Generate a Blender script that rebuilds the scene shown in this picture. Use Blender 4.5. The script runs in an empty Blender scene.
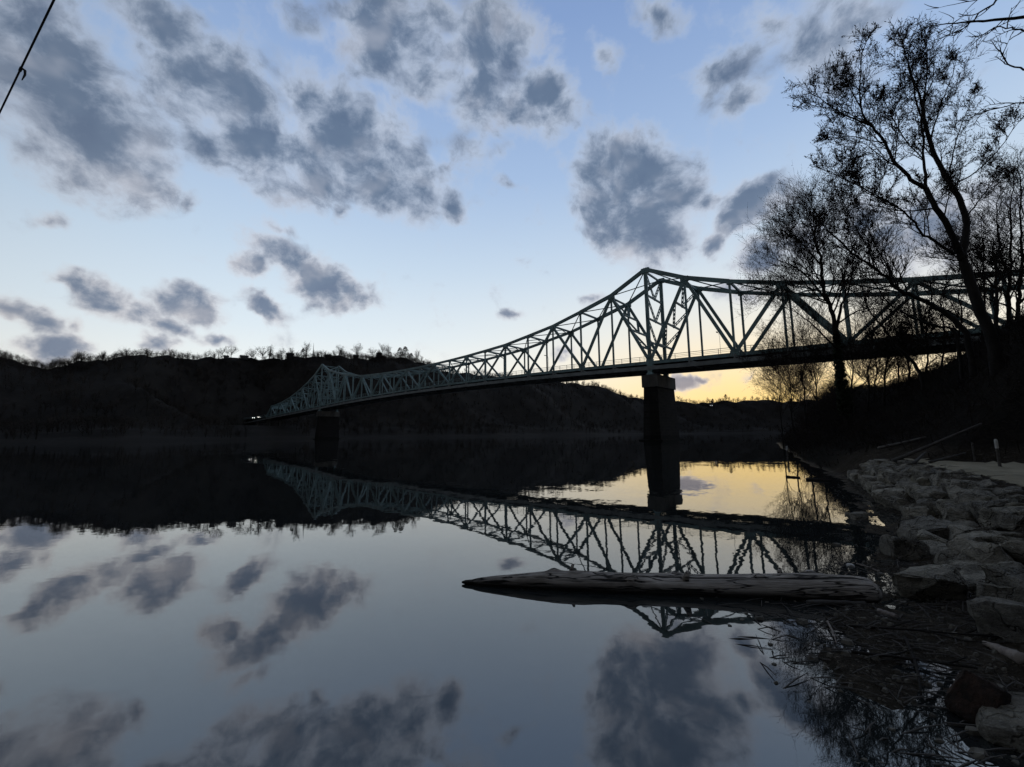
import bpy, bmesh, math, random
import numpy as np
from mathutils import Vector, Matrix, noise as mnoise

random.seed(7); RNG = np.random.default_rng(11)
SC = bpy.context.scene
COL = SC.collection
R = math.radians

# ------------------------------------------------------------------ camera
EYE = 1.86; FPX = 400.0; PITCH = R(7.24); ROLL = R(0.5)
cam_d = bpy.data.cameras.new('camera'); cam = bpy.data.objects.new('camera', cam_d); COL.objects.link(cam)
cam_d.sensor_width = 36.0; cam_d.lens = FPX/1024*36.0
cam_d.clip_start = 0.05; cam_d.clip_end = 9000
cam.location = (0, 0, EYE)
cam.rotation_euler = (Matrix.Rotation(R(90)+PITCH, 3, 'X') @ Matrix.Rotation(-ROLL, 3, 'Z')).to_euler()
SC.camera = cam
CAMROT = np.array(cam.rotation_euler.to_matrix())
SC.view_settings.view_transform = 'Standard'; SC.view_settings.look = 'None'
SC.view_settings.exposure = 0.13; SC.view_settings.gamma = 1.0

def ray(x, y):
    return CAMROT @ np.array([(x-512)/FPX, (383.5-y)/FPX, -1.0])
def at(x, y, Y):
    """point seen towards (x, y) at forward distance Y"""
    d = ray(x, y); k = Y/d[1]
    return Vector((d[0]*k, Y, EYE+d[2]*k))
def lin(r, g, b):
    f = lambda c: (c/12.92 if c <= .04045 else ((c+.055)/1.055)**2.4)
    return (f(r/255), f(g/255), f(b/255), 1.0)

SC.cycles.use_adaptive_sampling = True; SC.cycles.adaptive_threshold = .012; SC.cycles.adaptive_min_samples = 8

# ------------------------------------------------------------------ node helper
class NT:
    def __init__(s, tree): s.t = tree; s.n = tree.nodes; s.l = tree.links
    def new(s, typ, ins=None, **props):
        n = s.n.new(typ)
        for k, v in props.items(): setattr(n, k, v)
        for k, v in (ins or {}).items():
            if isinstance(v, bpy.types.NodeSocket): s.l.new(v, n.inputs[k])
            else: n.inputs[k].default_value = v
        return n
    def math(s, op, a, b=0.0, c=0.0, clamp=False):
        return s.new('ShaderNodeMath', {0: a, 1: b, 2: c}, operation=op, use_clamp=clamp).outputs[0]
    def vec(s, op, a, b=(0, 0, 0), out=0):
        return s.new('ShaderNodeVectorMath', {0: a, 1: b}, operation=op).outputs[out]
    def scale(s, a, f):
        n = s.new('ShaderNodeVectorMath', {0: a}, operation='SCALE')
        if isinstance(f, bpy.types.NodeSocket): s.l.new(f, n.inputs['Scale'])
        else: n.inputs['Scale'].default_value = f
        return n.outputs[0]
    def noise(s, vec, scale, detail=4, rough=.55, out=0):
        return s.new('ShaderNodeTexNoise', {'Vector': vec, 'Scale': scale, 'Detail': detail, 'Roughness': rough}).outputs[out]
    def ss(s, v, a, b, to0=0.0, to1=1.0):
        return s.new('ShaderNodeMapRange', {'Value': v, 'From Min': a, 'From Max': b, 'To Min': to0, 'To Max': to1},
                     interpolation_type='SMOOTHSTEP').outputs[0]
    def lr(s, v, a, b, to0=0.0, to1=1.0):
        return s.new('ShaderNodeMapRange', {'Value': v, 'From Min': a, 'From Max': b, 'To Min': to0, 'To Max': to1}).outputs[0]
    def mix(s, f, a, b, blend='MIX'):
        n = s.new('ShaderNodeMix', data_type='RGBA', blend_type=blend)
        for i, v in ((0, f), (6, a), (7, b)):
            if isinstance(v, bpy.types.NodeSocket): s.l.new(v, n.inputs[i])
            else: n.inputs[i].default_value = v
        return n.outputs[2]
    def ramp(s, f, stops):
        n = s.new('ShaderNodeValToRGB', {0: f}); cr = n.color_ramp
        while len(cr.elements) < len(stops): cr.elements.new(.5)
        for e, (p, c) in zip(cr.elements, stops): e.position = p; e.color = c
        return n.outputs[0]

# ------------------------------------------------------------------ sky (dusk, broken cumulus)
SUN_AZ, SUN_EL = R(32), R(1.0)
def make_sky():
    w = bpy.data.worlds.new('World'); SC.world = w; w.use_nodes = True
    t = NT(w.node_tree); t.n.clear()
    out = t.new('ShaderNodeOutputWorld')
    D = t.new('ShaderNodeTexCoord').outputs['Generated']
    sx = t.new('ShaderNodeSeparateXYZ', {0: D}).outputs
    az = t.math('ARCTAN2', sx[0], sx[1]); el = t.math('ARCSINE', sx[2])
    # clear-sky gradient by elevation
    base = t.ramp(t.math('DIVIDE', el, R(90)), [
        (0.0, lin(242, 235, 218)), (R(4)/R(90), lin(242, 240, 229)), (.09, lin(231, 236, 235)), (.15, lin(212, 226, 236)),
        (.25, lin(188, 208, 228)), (.38, lin(158, 183, 217)), (.55, lin(127, 154, 198)), (1.0, lin(102, 120, 152))])
    daz = t.math('ABSOLUTE', t.math('SUBTRACT', az, SUN_AZ))
    gaz = t.math('EXPONENT', t.math('MULTIPLY', t.math('POWER', t.math('DIVIDE', daz, R(25)), 2.0), -1.0))
    elp = t.math('MAXIMUM', el, 0.0)
    gel = t.math('EXPONENT', t.math('MULTIPLY', t.math('POWER', t.math('DIVIDE', elp, R(10.5)), 1.8), -1.0))
    glow = t.math('MULTIPLY', gaz, gel)
    gaz2 = t.math('EXPONENT', t.math('MULTIPLY', t.math('POWER', t.math('DIVIDE', daz, R(52)), 2.0), -1.0))
    gel2 = t.math('EXPONENT', t.math('MULTIPLY', t.math('POWER', t.math('DIVIDE', elp, R(17)), 2.0), -1.0))
    base = t.mix(t.math('MULTIPLY', t.math('MULTIPLY', gaz2, gel2), .5), base, lin(255, 243, 222))
    base = t.mix(t.math('MULTIPLY', glow, 1.05, clamp=True), base, lin(255, 217, 130))
    # the sky away from the sunset dims
    opp = t.ss(daz, R(60), R(150))
    base = t.mix(opp, base, t.mix(1.0, base, (.30, .30, .31, 1), 'MULTIPLY'))
    # physical dusk sky, a small share of the light
    nish = t.new('ShaderNodeTexSky', sky_type='NISHITA', sun_disc=False)
    nish.sun_elevation = SUN_EL; nish.sun_rotation = SUN_AZ
    base = t.mix(1.0, base, t.scale(nish.outputs[0], .003), 'ADD')
    # clouds: soft ellipses in azimuth/elevation, torn by fractal noise
    n1 = t.noise(D, 7.0, 3, .5, 1); n2 = t.noise(D, 26.0, 2, .6, 1)
    w1 = t.scale(t.vec('SUBTRACT', n1, (.5, .5, .5)), .055)
    w2 = t.scale(t.vec('SUBTRACT', n2, (.5, .5, .5)), .035)
    ae = t.vec('MULTIPLY', t.vec('ADD', t.vec('ADD', t.new('ShaderNodeCombineXYZ', {0: az, 1: el}).outputs[0], w1), w2), (1, 1, 0))
    def azel(x, y):
        d = ray(x, y); return np.array([math.atan2(d[0], d[1]), math.asin(d[2]/np.linalg.norm(d))])
    puffs = []; spaces = {}
    for (x, y, rx, ry, rot, wt) in CLOUDS:
        c = azel(x, y); a = R(rot); e1 = np.array([math.cos(a), math.sin(a)]); e2 = np.array([-math.sin(a), math.cos(a)])
        J = np.stack([(azel(x+e1[0]*3, y+e1[1]*3)-c)*rx/3, (azel(x+e2[0]*3, y+e2[1]*3)-c)*ry/3], 1)
        U, S, _ = np.linalg.svd(J)
        asp = min((1.0, 1.6, 2.5), key=lambda v: abs(math.log(v*S[1]/S[0])))
        ang = 0 if asp == 1 else round(math.degrees(math.atan2(U[1, 0], U[0, 0]))/20)*20 % 180
        puffs.append((c, math.sqrt(S[0]*S[1]), asp, ang, wt))
    total = 0.0
    for (c, size, asp, ang, wt) in sorted(puffs, key=lambda p: (p[2], p[3])):
        ca, sa = math.cos(R(ang)), math.sin(R(ang)); k1, k2 = asp**-.5, asp**.5
        r1, r2 = (ca*k1, sa*k1, 0), (-sa*k2, ca*k2, 0)
        if (asp, ang) not in spaces:
            spaces[asp, ang] = ae if asp == 1 else t.new('ShaderNodeCombineXYZ', {0: t.vec('DOT_PRODUCT', ae, r1, 1), 1: t.vec('DOT_PRODUCT', ae, r2, 1)}).outputs[0]
        cc_ = (c[0]*r1[0]+c[1]*r1[1], c[0]*r2[0]+c[1]*r2[1], 0)
        d = t.vec('DISTANCE', spaces[asp, ang], cc_, 1)
        f = t.math('MULTIPLY_ADD', d, -wt*.74/size, wt*1.46, clamp=True)
        total = t.math('SMOOTH_MAX', total, f, .15)
    # unseen sky behind and overhead gets scattered clouds of its own
    top_ = t.ss(el, R(47), R(60))
    away = t.math('MAXIMUM', t.ss(t.math('ABSOLUTE', az), R(62), R(80)), top_)
    scatter = t.math('MULTIPLY', t.ss(t.noise(D, 3.2, 3, .6), .36, .56), away)
    total = t.math('MAXIMUM', total, scatter)
    Dw = t.vec('ADD', t.vec('MULTIPLY', D, (1, 1, 1.2)), t.scale(t.vec('SUBTRACT', n1, (.5, .5, .5)), .07))
    off = (.022*math.sin(SUN_AZ), .022*math.cos(SUN_AZ), -.030)
    f1 = t.noise(Dw, 14.0, 8, .62); r1_ = t.noise(Dw, 9.0, 3, .5); r2_ = t.noise(t.vec('ADD', Dw, off), 9.0, 3, .5)
    fb = t.math('SUBTRACT', f1, .5)
    field = t.math('MULTIPLY_ADD', fb, 1.35, total)
    dens = t.ss(field, .17, .70)
    thick = t.ss(t.math('MULTIPLY_ADD', fb, .9, field), .30, 1.12)
    relief = t.math('SUBTRACT', r1_, r2_)                                  # > 0 on the side turned to the sunset
    low = t.lr(el, 0.06, .55)
    dark = t.mix(low, lin(118, 131, 153), lin(95, 113, 138))
    pale = t.mix(low, lin(228, 224, 222), lin(180, 192, 211))
    cc = t.mix(thick, pale, dark)
    cc = t.mix(t.math('MULTIPLY', t.ss(relief, -.02, .30), .5), cc, t.mix(low, lin(218, 209, 205), lin(180, 185, 198)))
    cc = t.mix(t.math('MULTIPLY', t.ss(relief, .02, -.26), .55), cc, t.mix(low, lin(102, 115, 141), lin(78, 96, 124)))
    cc = t.mix(t.math('MULTIPLY', glow, .5), cc, lin(190, 165, 150))
    cc = t.mix(t.math('MULTIPLY', top_, .85), cc, (.21, .21, .20, 1))
    cc = t.mix(opp, cc, (.095, .095, .093, 1))
    sky = t.mix(t.math('MULTIPLY', dens, .95), base, cc)
    below = t.ss(el, R(-.5), R(-3))
    sky = t.mix(below, sky, (.02, .02, .02, 1))
    bg = t.new('ShaderNodeBackground', {'Color': sky, 'Strength': 1.0})
    t.l.new(bg.outputs[0], out.inputs[0])
# x, y, rx, ry, tilt, weight of each cloud puff
CLOUDS = [
    (40, 70, 85, 50, 35, .85), (95, 130, 75, 48, 38, .95), (135, 170, 42, 30, 35, .85), (20, 20, 60, 40, 20, .8),
    (165, 30, 60, 22, 35, .75), (215, 95, 62, 42, 42, .85), (250, 140, 62, 34, 40, .85), (205, 145, 40, 22, 45, .6),
    (305, 110, 45, 42, 40, .62), (360, 150, 62, 40, 15, 1.0), (400, 190, 46, 26, 20, .95), (320, 170, 40, 24, 30, .8), (290, 185, 30, 14, 30, .6),
    (448, 208, 15, 14, 0, .75), (345, 215, 12, 10, 40, .6), (390, 40, 36, 46, -30, .8), (425, 75, 36, 26, 20, .75), (365, 15, 40, 22, 40, .7),
    (490, 40, 42, 40, -20, .85), (480, 95, 28, 40, 10, .78), (515, 105, 30, 24, 0, .75), (546, 103, 26, 30, 10, .95), (440, 15, 50, 22, 10, .65),
    (470, 150, 30, 18, 20, .5), (507, 180, 10, 5, 25, .5), (275, 225, 26, 8, 25, .5), (185, 200, 10, 10, 0, .5),
    (285, 258, 34, 15, 32, .95), (318, 280, 34, 17, 28, .95), (352, 290, 22, 13, 20, .72), (250, 267, 18, 14, 15, .85), (268, 308, 24, 9, 28, .72),
    (345, 303, 18, 8, 10, .5),
    (78, 285, 24, 10, 25, .8), (105, 298, 34, 14, 18, .9), (140, 310, 24, 10, 20, .7), (188, 303, 34, 14, 14, .85), (168, 325, 22, 8, 20, .65),
    (160, 342, 16, 9, 20, .7), (20, 310, 28, 9, 14, .75), (48, 322, 26, 11, 22, .7), (60, 347, 28, 14, 0, .9), (25, 345, 20, 9, 0, .6), (80, 326, 12, 8, 10, .6),
    (45, 220, 20, 8, 20, .6), (215, 342, 22, 5, 10, .5),
    (632, 190, 46, 42, 0, 1.1), (640, 225, 40, 32, 0, 1.05), (604, 215, 20, 26, 0, .8), (668, 212, 30, 18, -25, .85), (700, 205, 20, 9, -22, .75), (630, 155, 28, 14, 0, .85),
    (755, 200, 30, 18, -25, .95), (732, 220, 16, 16, -40, .75), (713, 246, 15, 9, -30, .72), (758, 253, 20, 16, -30, .9), (800, 235, 30, 18, -20, .6),
    (930, 232, 70, 34, 0, .66), (860, 215, 40, 24, 0, .55), (990, 205, 40, 22, 0, .55),
    (725, 75, 46, 20, -35, .55), (745, 95, 40, 13, -15, .55), (705, 100, 16, 24, 0, .45), (820, 45, 40, 40, 30, .62), (850, 15, 60, 24, 10, .6), (770, 20, 40, 20, 0, .5), (660, 15, 26, 20, 20, .62),
    (600, 52, 12, 17, 0, .55), (682, 383, 11, 6, 0, .95), (698, 382, 6, 3, 0, .8), (748, 378, 12, 3, -15, .45), (510, 315, 14, 4, 10, .6), (503, 313, 6, 4, 0, .4), (595, 298, 12, 6, 0, .6),
    (565, 355, 16, 6, 0, .5), (735, 292, 24, 10, 0, .55), (310, 25, 34, 22, 20, .42),
]
make_sky()
SC.world.cycles.sampling_method = 'MANUAL'; SC.world.cycles.sample_map_resolution = 512
sun_d = bpy.data.lights.new('sun', 'SUN'); sun = bpy.data.objects.new('sun', sun_d); COL.objects.link(sun)
sun_d.energy = .02; sun_d.angle = R(3); sun_d.color = (1, .78, .52)
sun.rotation_euler = (R(90)-SUN_EL, 0, math.pi-SUN_AZ)
sun.location = (0, 0, 60)

# ------------------------------------------------------------------ object helpers
def tag(o, label=None, cat=None, group=None, kind=None):
    if label: o['label'] = label
    if cat: o['category'] = cat
    if group: o['group'] = group
    if kind: o['kind'] = kind
    return o
def empty(name, loc):
    o = bpy.data.objects.new(name, None); COL.objects.link(o); o.location = loc; o.empty_display_size = .3
    return o
class MB:
    """collects geometry in world coordinates, links it as one mesh object"""
    def __init__(s): s.v = []; s.f = []
    def beam(s, p, q, w, h, up=(0, 0, 1)):
        p = Vector(p); q = Vector(q); d = (q-p)
        if d.length < 1e-6: return
        d.normalize(); up = Vector(up)
        a = d.cross(up)
        if a.length < 1e-3: a = d.cross(Vector((1, 0, 0)))
        a.normalize(); b = a.cross(d).normalized(); a *= w/2; b *= h/2; n = len(s.v)
        for c in (p, q): s.v += [c-a-b, c+a-b, c+a+b, c-a+b]
        s.f += [(n, n+3, n+2, n+1), (n+4, n+5, n+6, n+7)]
        for i in range(4):
            j = (i+1) % 4; s.f.append((n+i, n+j, n+4+j, n+4+i))
    def box(s, c, sx, sy, sz, ax=(1, 0)):
        c = Vector(c); a = Vector((ax[0], ax[1], 0))*sx/2
        s.beam(c-a, c+a, sy, sz)
    def tube(s, pts, rad, sides=5, cap=True):
        n0 = len(s.v); pts = [Vector(p) for p in pts]; m = len(pts)
        t = (pts[1]-pts[0]).normalized(); a = t.orthogonal().normalized()
        for i, p in enumerate(pts):
            t = (pts[min(i+1, m-1)]-pts[max(i-1, 0)])
            t = t.normalized() if t.length > 1e-9 else Vector((0, 0, 1))
            a = (a-t*a.dot(t)); a = a.normalized() if a.length > 1e-6 else t.orthogonal().normalized()
            b = t.cross(a); r = rad[i]
            for k in range(sides):
                an = 2*math.pi*k/sides; s.v.append(p+a*(r*math.cos(an))+b*(r*math.sin(an)))
        for i in range(m-1):
            o = n0+i*sides
            for k in range(sides):
                k2 = (k+1) % sides; s.f.append((o+k, o+k2, o+sides+k2, o+sides+k))
        if cap:
            s.f.append(tuple(range(n0+sides-1, n0-1, -1))); s.f.append(tuple(range(n0+(m-1)*sides, n0+m*sides)))
    def tri(s, a, b, c):
        n = len(s.v); s.v += [a, b, c]; s.f.append((n, n+1, n+2))
    def prism(s, base, top):
        n = len(s.v); k = len(base); s.v += [Vector(p) for p in base]+[Vector(p) for p in top]
        s.f.append(tuple(range(n+k-1, n-1, -1))); s.f.append(tuple(range(n+k, n+2*k)))
        for i in range(k):
            j = (i+1) % k; s.f.append((n+i, n+j, n+k+j, n+k+i))
    def build(s, name, mat, parent=None, origin=None, smooth=False):
        o = Vector(origin) if origin is not None else (Vector(root_loc(parent)) if parent else Vector((0, 0, 0)))
        me = bpy.data.meshes.new(name)
        me.from_pydata([tuple(Vector(v)-o) for v in s.v], [], s.f); me.update()
        if smooth: me.polygons.foreach_set('use_smooth', [True]*len(me.polygons))
        me.materials.append(mat)
        ob = bpy.data.objects.new(name, me); COL.objects.link(ob)
        if parent: ob.parent = parent
        else: ob.location = o
        return ob
def root_loc(o):
    while o.parent: o = o.parent
    return o.location
def copy_tree(o, parent=None):
    c = o.copy(); COL.objects.link(c); c.parent = parent
    for ch in list(o.children): copy_tree(ch, c)
    return c
# value noise for the terrain
_T = RNG.random((256, 256))
def vnoise(x, y):
    xi = np.floor(x).astype(int); yi = np.floor(y).astype(int); fx = x-xi; fy = y-yi
    fx = fx*fx*(3-2*fx); fy = fy*fy*(3-2*fy); g = lambda i, j: _T[i % 256, j % 256]
    return (g(xi, yi)*(1-fx)+g(xi+1, yi)*fx)*(1-fy)+(g(xi, yi+1)*(1-fx)+g(xi+1, yi+1)*fx)*fy
def fbm(x, y, o=4):
    s = 0; a = .5
    for i in range(o): s = s+a*(vnoise(x*2**i+17*i, y*2**i+31*i)-.5); a *= .5
    return s

# ------------------------------------------------------------------ materials
def mat(name, build):
    m = bpy.data.materials.new(name); m.use_nodes = True; t = NT(m.node_tree); t.n.clear()
    o = t.new('ShaderNodeOutputMaterial'); sh = build(t); t.l.new(sh, o.inputs[0]); return m
def princ(t, **k):
    k.setdefault('Specular_IOR_Level', .12 if k.get('Roughness', .5) is not None and not isinstance(k.get('Roughness'), bpy.types.NodeSocket) and k.get('Roughness', .5) > .65 else .5)
    return t.new('ShaderNodeBsdfPrincipled', {a.replace('_', ' '): v for a, v in k.items()}).outputs[0]
def obj_co(t): return t.new('ShaderNodeTexCoord').outputs['Object']
def wpos(t): return t.new('ShaderNodeNewGeometry').outputs['Position']
def bump(t, h, dist, strength=1.0):
    return t.new('ShaderNodeBump', {'Height': h, 'Distance': dist, 'Strength': strength}).outputs[0]
def two_tone(name, c1, c2, scale, rough=.85, bd=0.0, stretch=None, detail=5, bscale=None):
    def b(t):
        co = obj_co(t)
        if stretch: co = t.vec('MULTIPLY', co, stretch)
        n = t.noise(co, scale, detail, .6)
        kw = dict(Base_Color=t.mix(t.ss(n, .35, .65), c1+(1,), c2+(1,)), Roughness=rough)
        if bd: kw['Normal'] = bump(t, t.noise(co, bscale or scale*2.2, 6, .65), bd)
        return princ(t, **kw)
    return mat(name, b)
def make_water():
    def b(t):
        P = wpos(t)
        flat = t.vec('MULTIPLY', P, (1, 1, 0))
        a = t.noise(flat, 1.0, 3, .55, 1); c = t.noise(t.vec('MULTIPLY', flat, (1, 1.6, 0)), 5.0, 3, .55, 1)
        d = t.noise(t.vec('MULTIPLY', flat, (.25, 1, 0)), .16, 2, .5, 1)
        sl = t.vec('ADD', t.scale(t.vec('SUBTRACT', a, (.5, .5, .5)), .011), t.scale(t.vec('SUBTRACT', c, (.5, .5, .5)), .013))
        sl = t.vec('ADD', sl, t.scale(t.vec('SUBTRACT', d, (.5, .5, .5)), .010))
        # faint breeze patches, stretched across the river
        patch = t.noise(t.vec('MULTIPLY', flat, (.03, .11, 0)), 1.0, 3, .55)
        sl = t.scale(sl, t.ss(patch, .50, .72, .75, 4.2))
        sl = t.vec('MULTIPLY', sl, (1, 1, 0))
        N = t.vec('NORMALIZE', t.vec('ADD', sl, (0, 0, 1)))
        return princ(t, Base_Color=(.012, .014, .014, 1), Roughness=.015, IOR=2.2, Normal=N)
    return mat('river_water', b)
M = {}
M['water'] = make_water()
def steel_mat():
    def b(t):
        P = wpos(t); n = t.noise(P, .35, 4, .6); r_ = t.noise(t.vec('MULTIPLY', P, (1, 1, .3)), 1.1, 6, .7)
        c = t.mix(t.ss(n, .35, .65), (.155, .24, .245, 1), (.10, .155, .155, 1))
        c = t.mix(t.math('MULTIPLY', t.ss(r_, .56, .68), .8), c, (.085, .05, .032, 1))
        return princ(t, Base_Color=c, Roughness=.6)
    return mat('painted_green_steel', b)
M['steel'] = steel_mat()
M['deck'] = two_tone('dark_deck_steel', (.035, .04, .04), (.06, .062, .06), .3, .7)
M['fascia'] = two_tone('grey_fascia_steel', (.17, .185, .185), (.11, .12, .12), .5, .6)
M['asphalt'] = two_tone('asphalt', (.045, .045, .047), (.06, .06, .06), 2., .9)
M['concrete'] = two_tone('stained_concrete', (.10, .094, .084), (.05, .047, .043), .35, .9, .03, (1, 1, .35))
def pier_mat():
    def b(t):
        P = wpos(t); x = t.new('ShaderNodeSeparateXYZ', {0: P}).outputs
        uv = t.new('ShaderNodeCombineXYZ', {0: t.math('ADD', x[0], x[1]), 1: x[2]}).outputs[0]
        br = t.new('ShaderNodeTexBrick', {'Vector': uv, 'Color1': (.017, .0155, .0145, 1), 'Color2': (.010, .0095, .009, 1), 'Mortar': (.026, .024, .022, 1),
                   'Scale': 1.0, 'Mortar Size': .03, 'Brick Width': 1.9, 'Row Height': .75}).outputs[0]
        st = t.noise(t.vec('MULTIPLY', P, (1, 1, .2)), .7, 5, .6)
        c = t.mix(t.ss(st, .45, .7), br, (.014, .013, .012, 1))
        c = t.mix(t.ss(x[2], 1.6, .9), c, (.009, .009, .008, 1))
        return princ(t, Base_Color=c, Roughness=.95, Normal=bump(t, t.noise(P, 1.5, 6, .6), .05))
    return mat('dark_pier_stone', b)
M['stone_pier'] = pier_mat()
M['bark'] = two_tone('dark_bark', (.012, .011, .010), (.024, .021, .019), 3, .95, .03, (1, 1, .25))
M['twig'] = two_tone('bare_twigs', (.012, .0095, .0085), (.022, .017, .014), 2, .9)
M['bud'] = two_tone('dry_leaves', (.024, .016, .014), (.038, .025, .02), 5, .85)
M['ivy'] = two_tone('ivy_leaves', (.016, .022, .012), (.028, .034, .018), 4, .8)
M['far_wood'] = two_tone('far_bare_wood', (.020, .017, .0145), (.042, .035, .029), .03, 1.0)
M['conifer'] = two_tone('conifer_needles', (.012, .017, .012), (.02, .026, .017), .4, .95)
M['house_wall'] = two_tone('house_wall', (.035, .034, .033), (.05, .048, .046), 1., .9)
M['house_roof'] = two_tone('house_roof', (.035, .033, .033), (.05, .045, .043), 1., .9)
M['white_paint'] = two_tone('white_paint', (.42, .41, .39), (.28, .27, .25), 6., .6)
M['black_rubber'] = two_tone('black_rubber', (.02, .02, .02), (.03, .03, .03), 6., .7)
M['car_paint'] = two_tone('car_paint', (.10, .11, .12), (.11, .12, .13), 2., .3)
M['car_paint_b'] = two_tone('car_paint_red', (.12, .03, .028), (.13, .035, .03), 2., .3)
M['glass'] = mat('dark_glass', lambda t: princ(t, Base_Color=(.01, .012, .014, 1), Roughness=.05))
def emis(name, c, s):
    return mat(name, lambda t: t.new('ShaderNodeEmission', {'Color': c, 'Strength': s}).outputs[0])
M['headlight'] = emis('lit_headlamp', (1, .97, .9, 1), 12)
M['lit_window'] = emis('lit_window', (.9, .95, 1, 1), .9)
def rock_mat():
    def b(t):
        co = obj_co(t); oi = t.new('ShaderNodeObjectInfo').outputs['Random']
        co = t.vec('ADD', co, t.new('ShaderNodeCombineXYZ', {0: t.math('MULTIPLY', oi, 37.), 1: t.math('MULTIPLY', oi, 11.)}).outputs[0])
        n = t.noise(co, 3.2, 7, .65); n2 = t.noise(co, 1.1, 3, .5)
        c = t.mix(t.ss(n, .3, .7), (.125, .116, .10, 1), (.38, .355, .305, 1))
        c = t.mix(t.math('MULTIPLY', t.ss(n2, .55, .75), .6), c, (.30, .28, .20, 1))
        c = t.mix(t.ss(t.noise(co, 14, 3, .6), .60, .70), c, (.33, .315, .28, 1))
        c = t.mix(1.0, c, t.ramp(oi, [(0, (.62, .62, .62, 1)), (1, (1.1, 1.08, 1.02, 1))]), 'MULTIPLY')
        h = t.math('ADD', t.noise(t.vec('MULTIPLY', co, (1, 1, 2.6)), 5, 8, .7), t.math('MULTIPLY', t.noise(co, 22, 4, .6), .35))
        return princ(t, Base_Color=c, Roughness=.9, Normal=bump(t, t.math('SUBTRACT', h, t.math('MULTIPLY', t.ss(t.math('ABSOLUTE', t.math('SUBTRACT', t.noise(co, 2.3, 3, .55), .5)), .022, .0), .8)), .12))
    return mat('riprap_stone', b)
M['rock'] = rock_mat()
def log_mat():
    def b(t):
        co = obj_co(t)
        g = t.noise(t.vec('MULTIPLY', co, (.35, 9, 9)), 2.2, 6, .65); big = t.noise(t.vec('MULTIPLY', co, (1, 3, 3)), 1.6, 4, .6)
        c = t.mix(t.ss(g, .3, .7), (.17, .15, .128, 1), (.46, .41, .36, 1))
        c = t.mix(t.ss(big, .5, .68), c, (.18, .155, .13, 1))
        crack = t.math('MAXIMUM', t.ss(t.noise(t.vec('MULTIPLY', co, (.5, 14, 14)), 1.7, 3, .5), .58, .64), t.ss(t.math('ABSOLUTE', t.math('SUBTRACT', t.noise(t.vec('MULTIPLY', co, (.8, 6, 6)), 1.3, 3, .5), .5)), .018, .0))
        c = t.mix(crack, c, (.02, .018, .016, 1))
        # wet wood along the waterline, widened upward to paint in the shaded underside
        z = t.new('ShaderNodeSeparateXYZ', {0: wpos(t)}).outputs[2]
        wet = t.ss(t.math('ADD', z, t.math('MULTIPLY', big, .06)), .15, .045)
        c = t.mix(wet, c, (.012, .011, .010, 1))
        h = t.math('SUBTRACT', t.math('ADD', g, big), t.math('MULTIPLY', crack, .7))
        return princ(t, Base_Color=c, Roughness=.85, Normal=bump(t, h, .06))
    return mat('weathered_driftwood', b)
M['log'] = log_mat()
M['chip'] = two_tone('muddy_chips', (.05, .045, .038), (.13, .12, .10), 6, .9)
M['pale_wood'] = two_tone('pale_wood', (.22, .19, .165), (.12, .10, .09), 5, .8, .01, (.4, 3, 3))
M['grey_wood'] = two_tone('grey_stick_wood', (.085, .078, .072), (.05, .046, .042), 4, .85, .01, (.4, 3, 3))
M['red_wood'] = two_tone('rotten_red_wood', (.042, .026, .02), (.016, .013, .011), 5, .9, .03)
def bank_mat():
    def b(t):
        P = wpos(t); n = t.noise(P, .9, 6, .6); f = t.noise(P, 9, 6, .7); m = t.noise(P, 40, 3, .6)
        c = t.mix(t.ss(n, .35, .65), (.016, .013, .0095, 1), (.034, .028, .021, 1))
        c = t.mix(t.ss(f, .52, .7), c, (.065, .055, .043, 1))
        c = t.mix(t.ss(m, .6, .7), c, (.11, .095, .078, 1))
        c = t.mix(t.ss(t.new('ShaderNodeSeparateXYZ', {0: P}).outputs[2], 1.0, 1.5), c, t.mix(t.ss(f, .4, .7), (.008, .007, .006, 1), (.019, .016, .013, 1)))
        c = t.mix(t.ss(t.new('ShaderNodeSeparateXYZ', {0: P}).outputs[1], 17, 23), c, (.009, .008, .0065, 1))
        h = t.math('ADD', f, t.math('MULTIPLY', m, .3))
        z = t.new('ShaderNodeSeparateXYZ', {0: P}).outputs[2]
        wet = t.ss(z, .14, .02)
        rgh = t.lr(wet, 0, 1, .95, .5)
        return princ(t, Base_Color=c, Roughness=rgh, Specular_IOR_Level=.02, Normal=bump(t, h, .05))
    return mat('bank_soil', b)
M['bank'] = bank_mat()
def path_mat():
    def b(t):
        P = wpos(t); n = t.noise(P, .7, 5, .6); f = t.noise(P, 35, 4, .7)
        c = t.mix(t.ss(n, .3, .7), (.21, .185, .13, 1), (.30, .265, .19, 1))
        c = t.mix(t.ss(f, .5, .7), c, (.19, .175, .13, 1))
        return princ(t, Base_Color=c, Roughness=.95, Normal=bump(t, f, .015))
    return mat('gravel_path', b)
M['path'] = path_mat()
def hill_mat():
    def b(t):
        P = wpos(t); n = t.noise(P, .03, 6, .6); f = t.noise(P, .25, 5, .7)
        c = t.mix(t.ss(n, .35, .65), (.012, .0105, .009, 1), (.021, .0185, .016, 1))
        c = t.mix(t.ss(f, .5, .75), c, (.03, .026, .022, 1))
        z = t.new('ShaderNodeSeparateXYZ', {0: P}).outputs[2]
        shore = t.math('MULTIPLY', t.ss(z, 1.5, .6), t.ss(f, .3, .6))
        c = t.mix(shore, c, (.019, .017, .015, 1))
        return princ(t, Base_Color=c, Roughness=1.0)
    return mat('wooded_hillside_soil', b)
M['hill'] = hill_mat()

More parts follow.
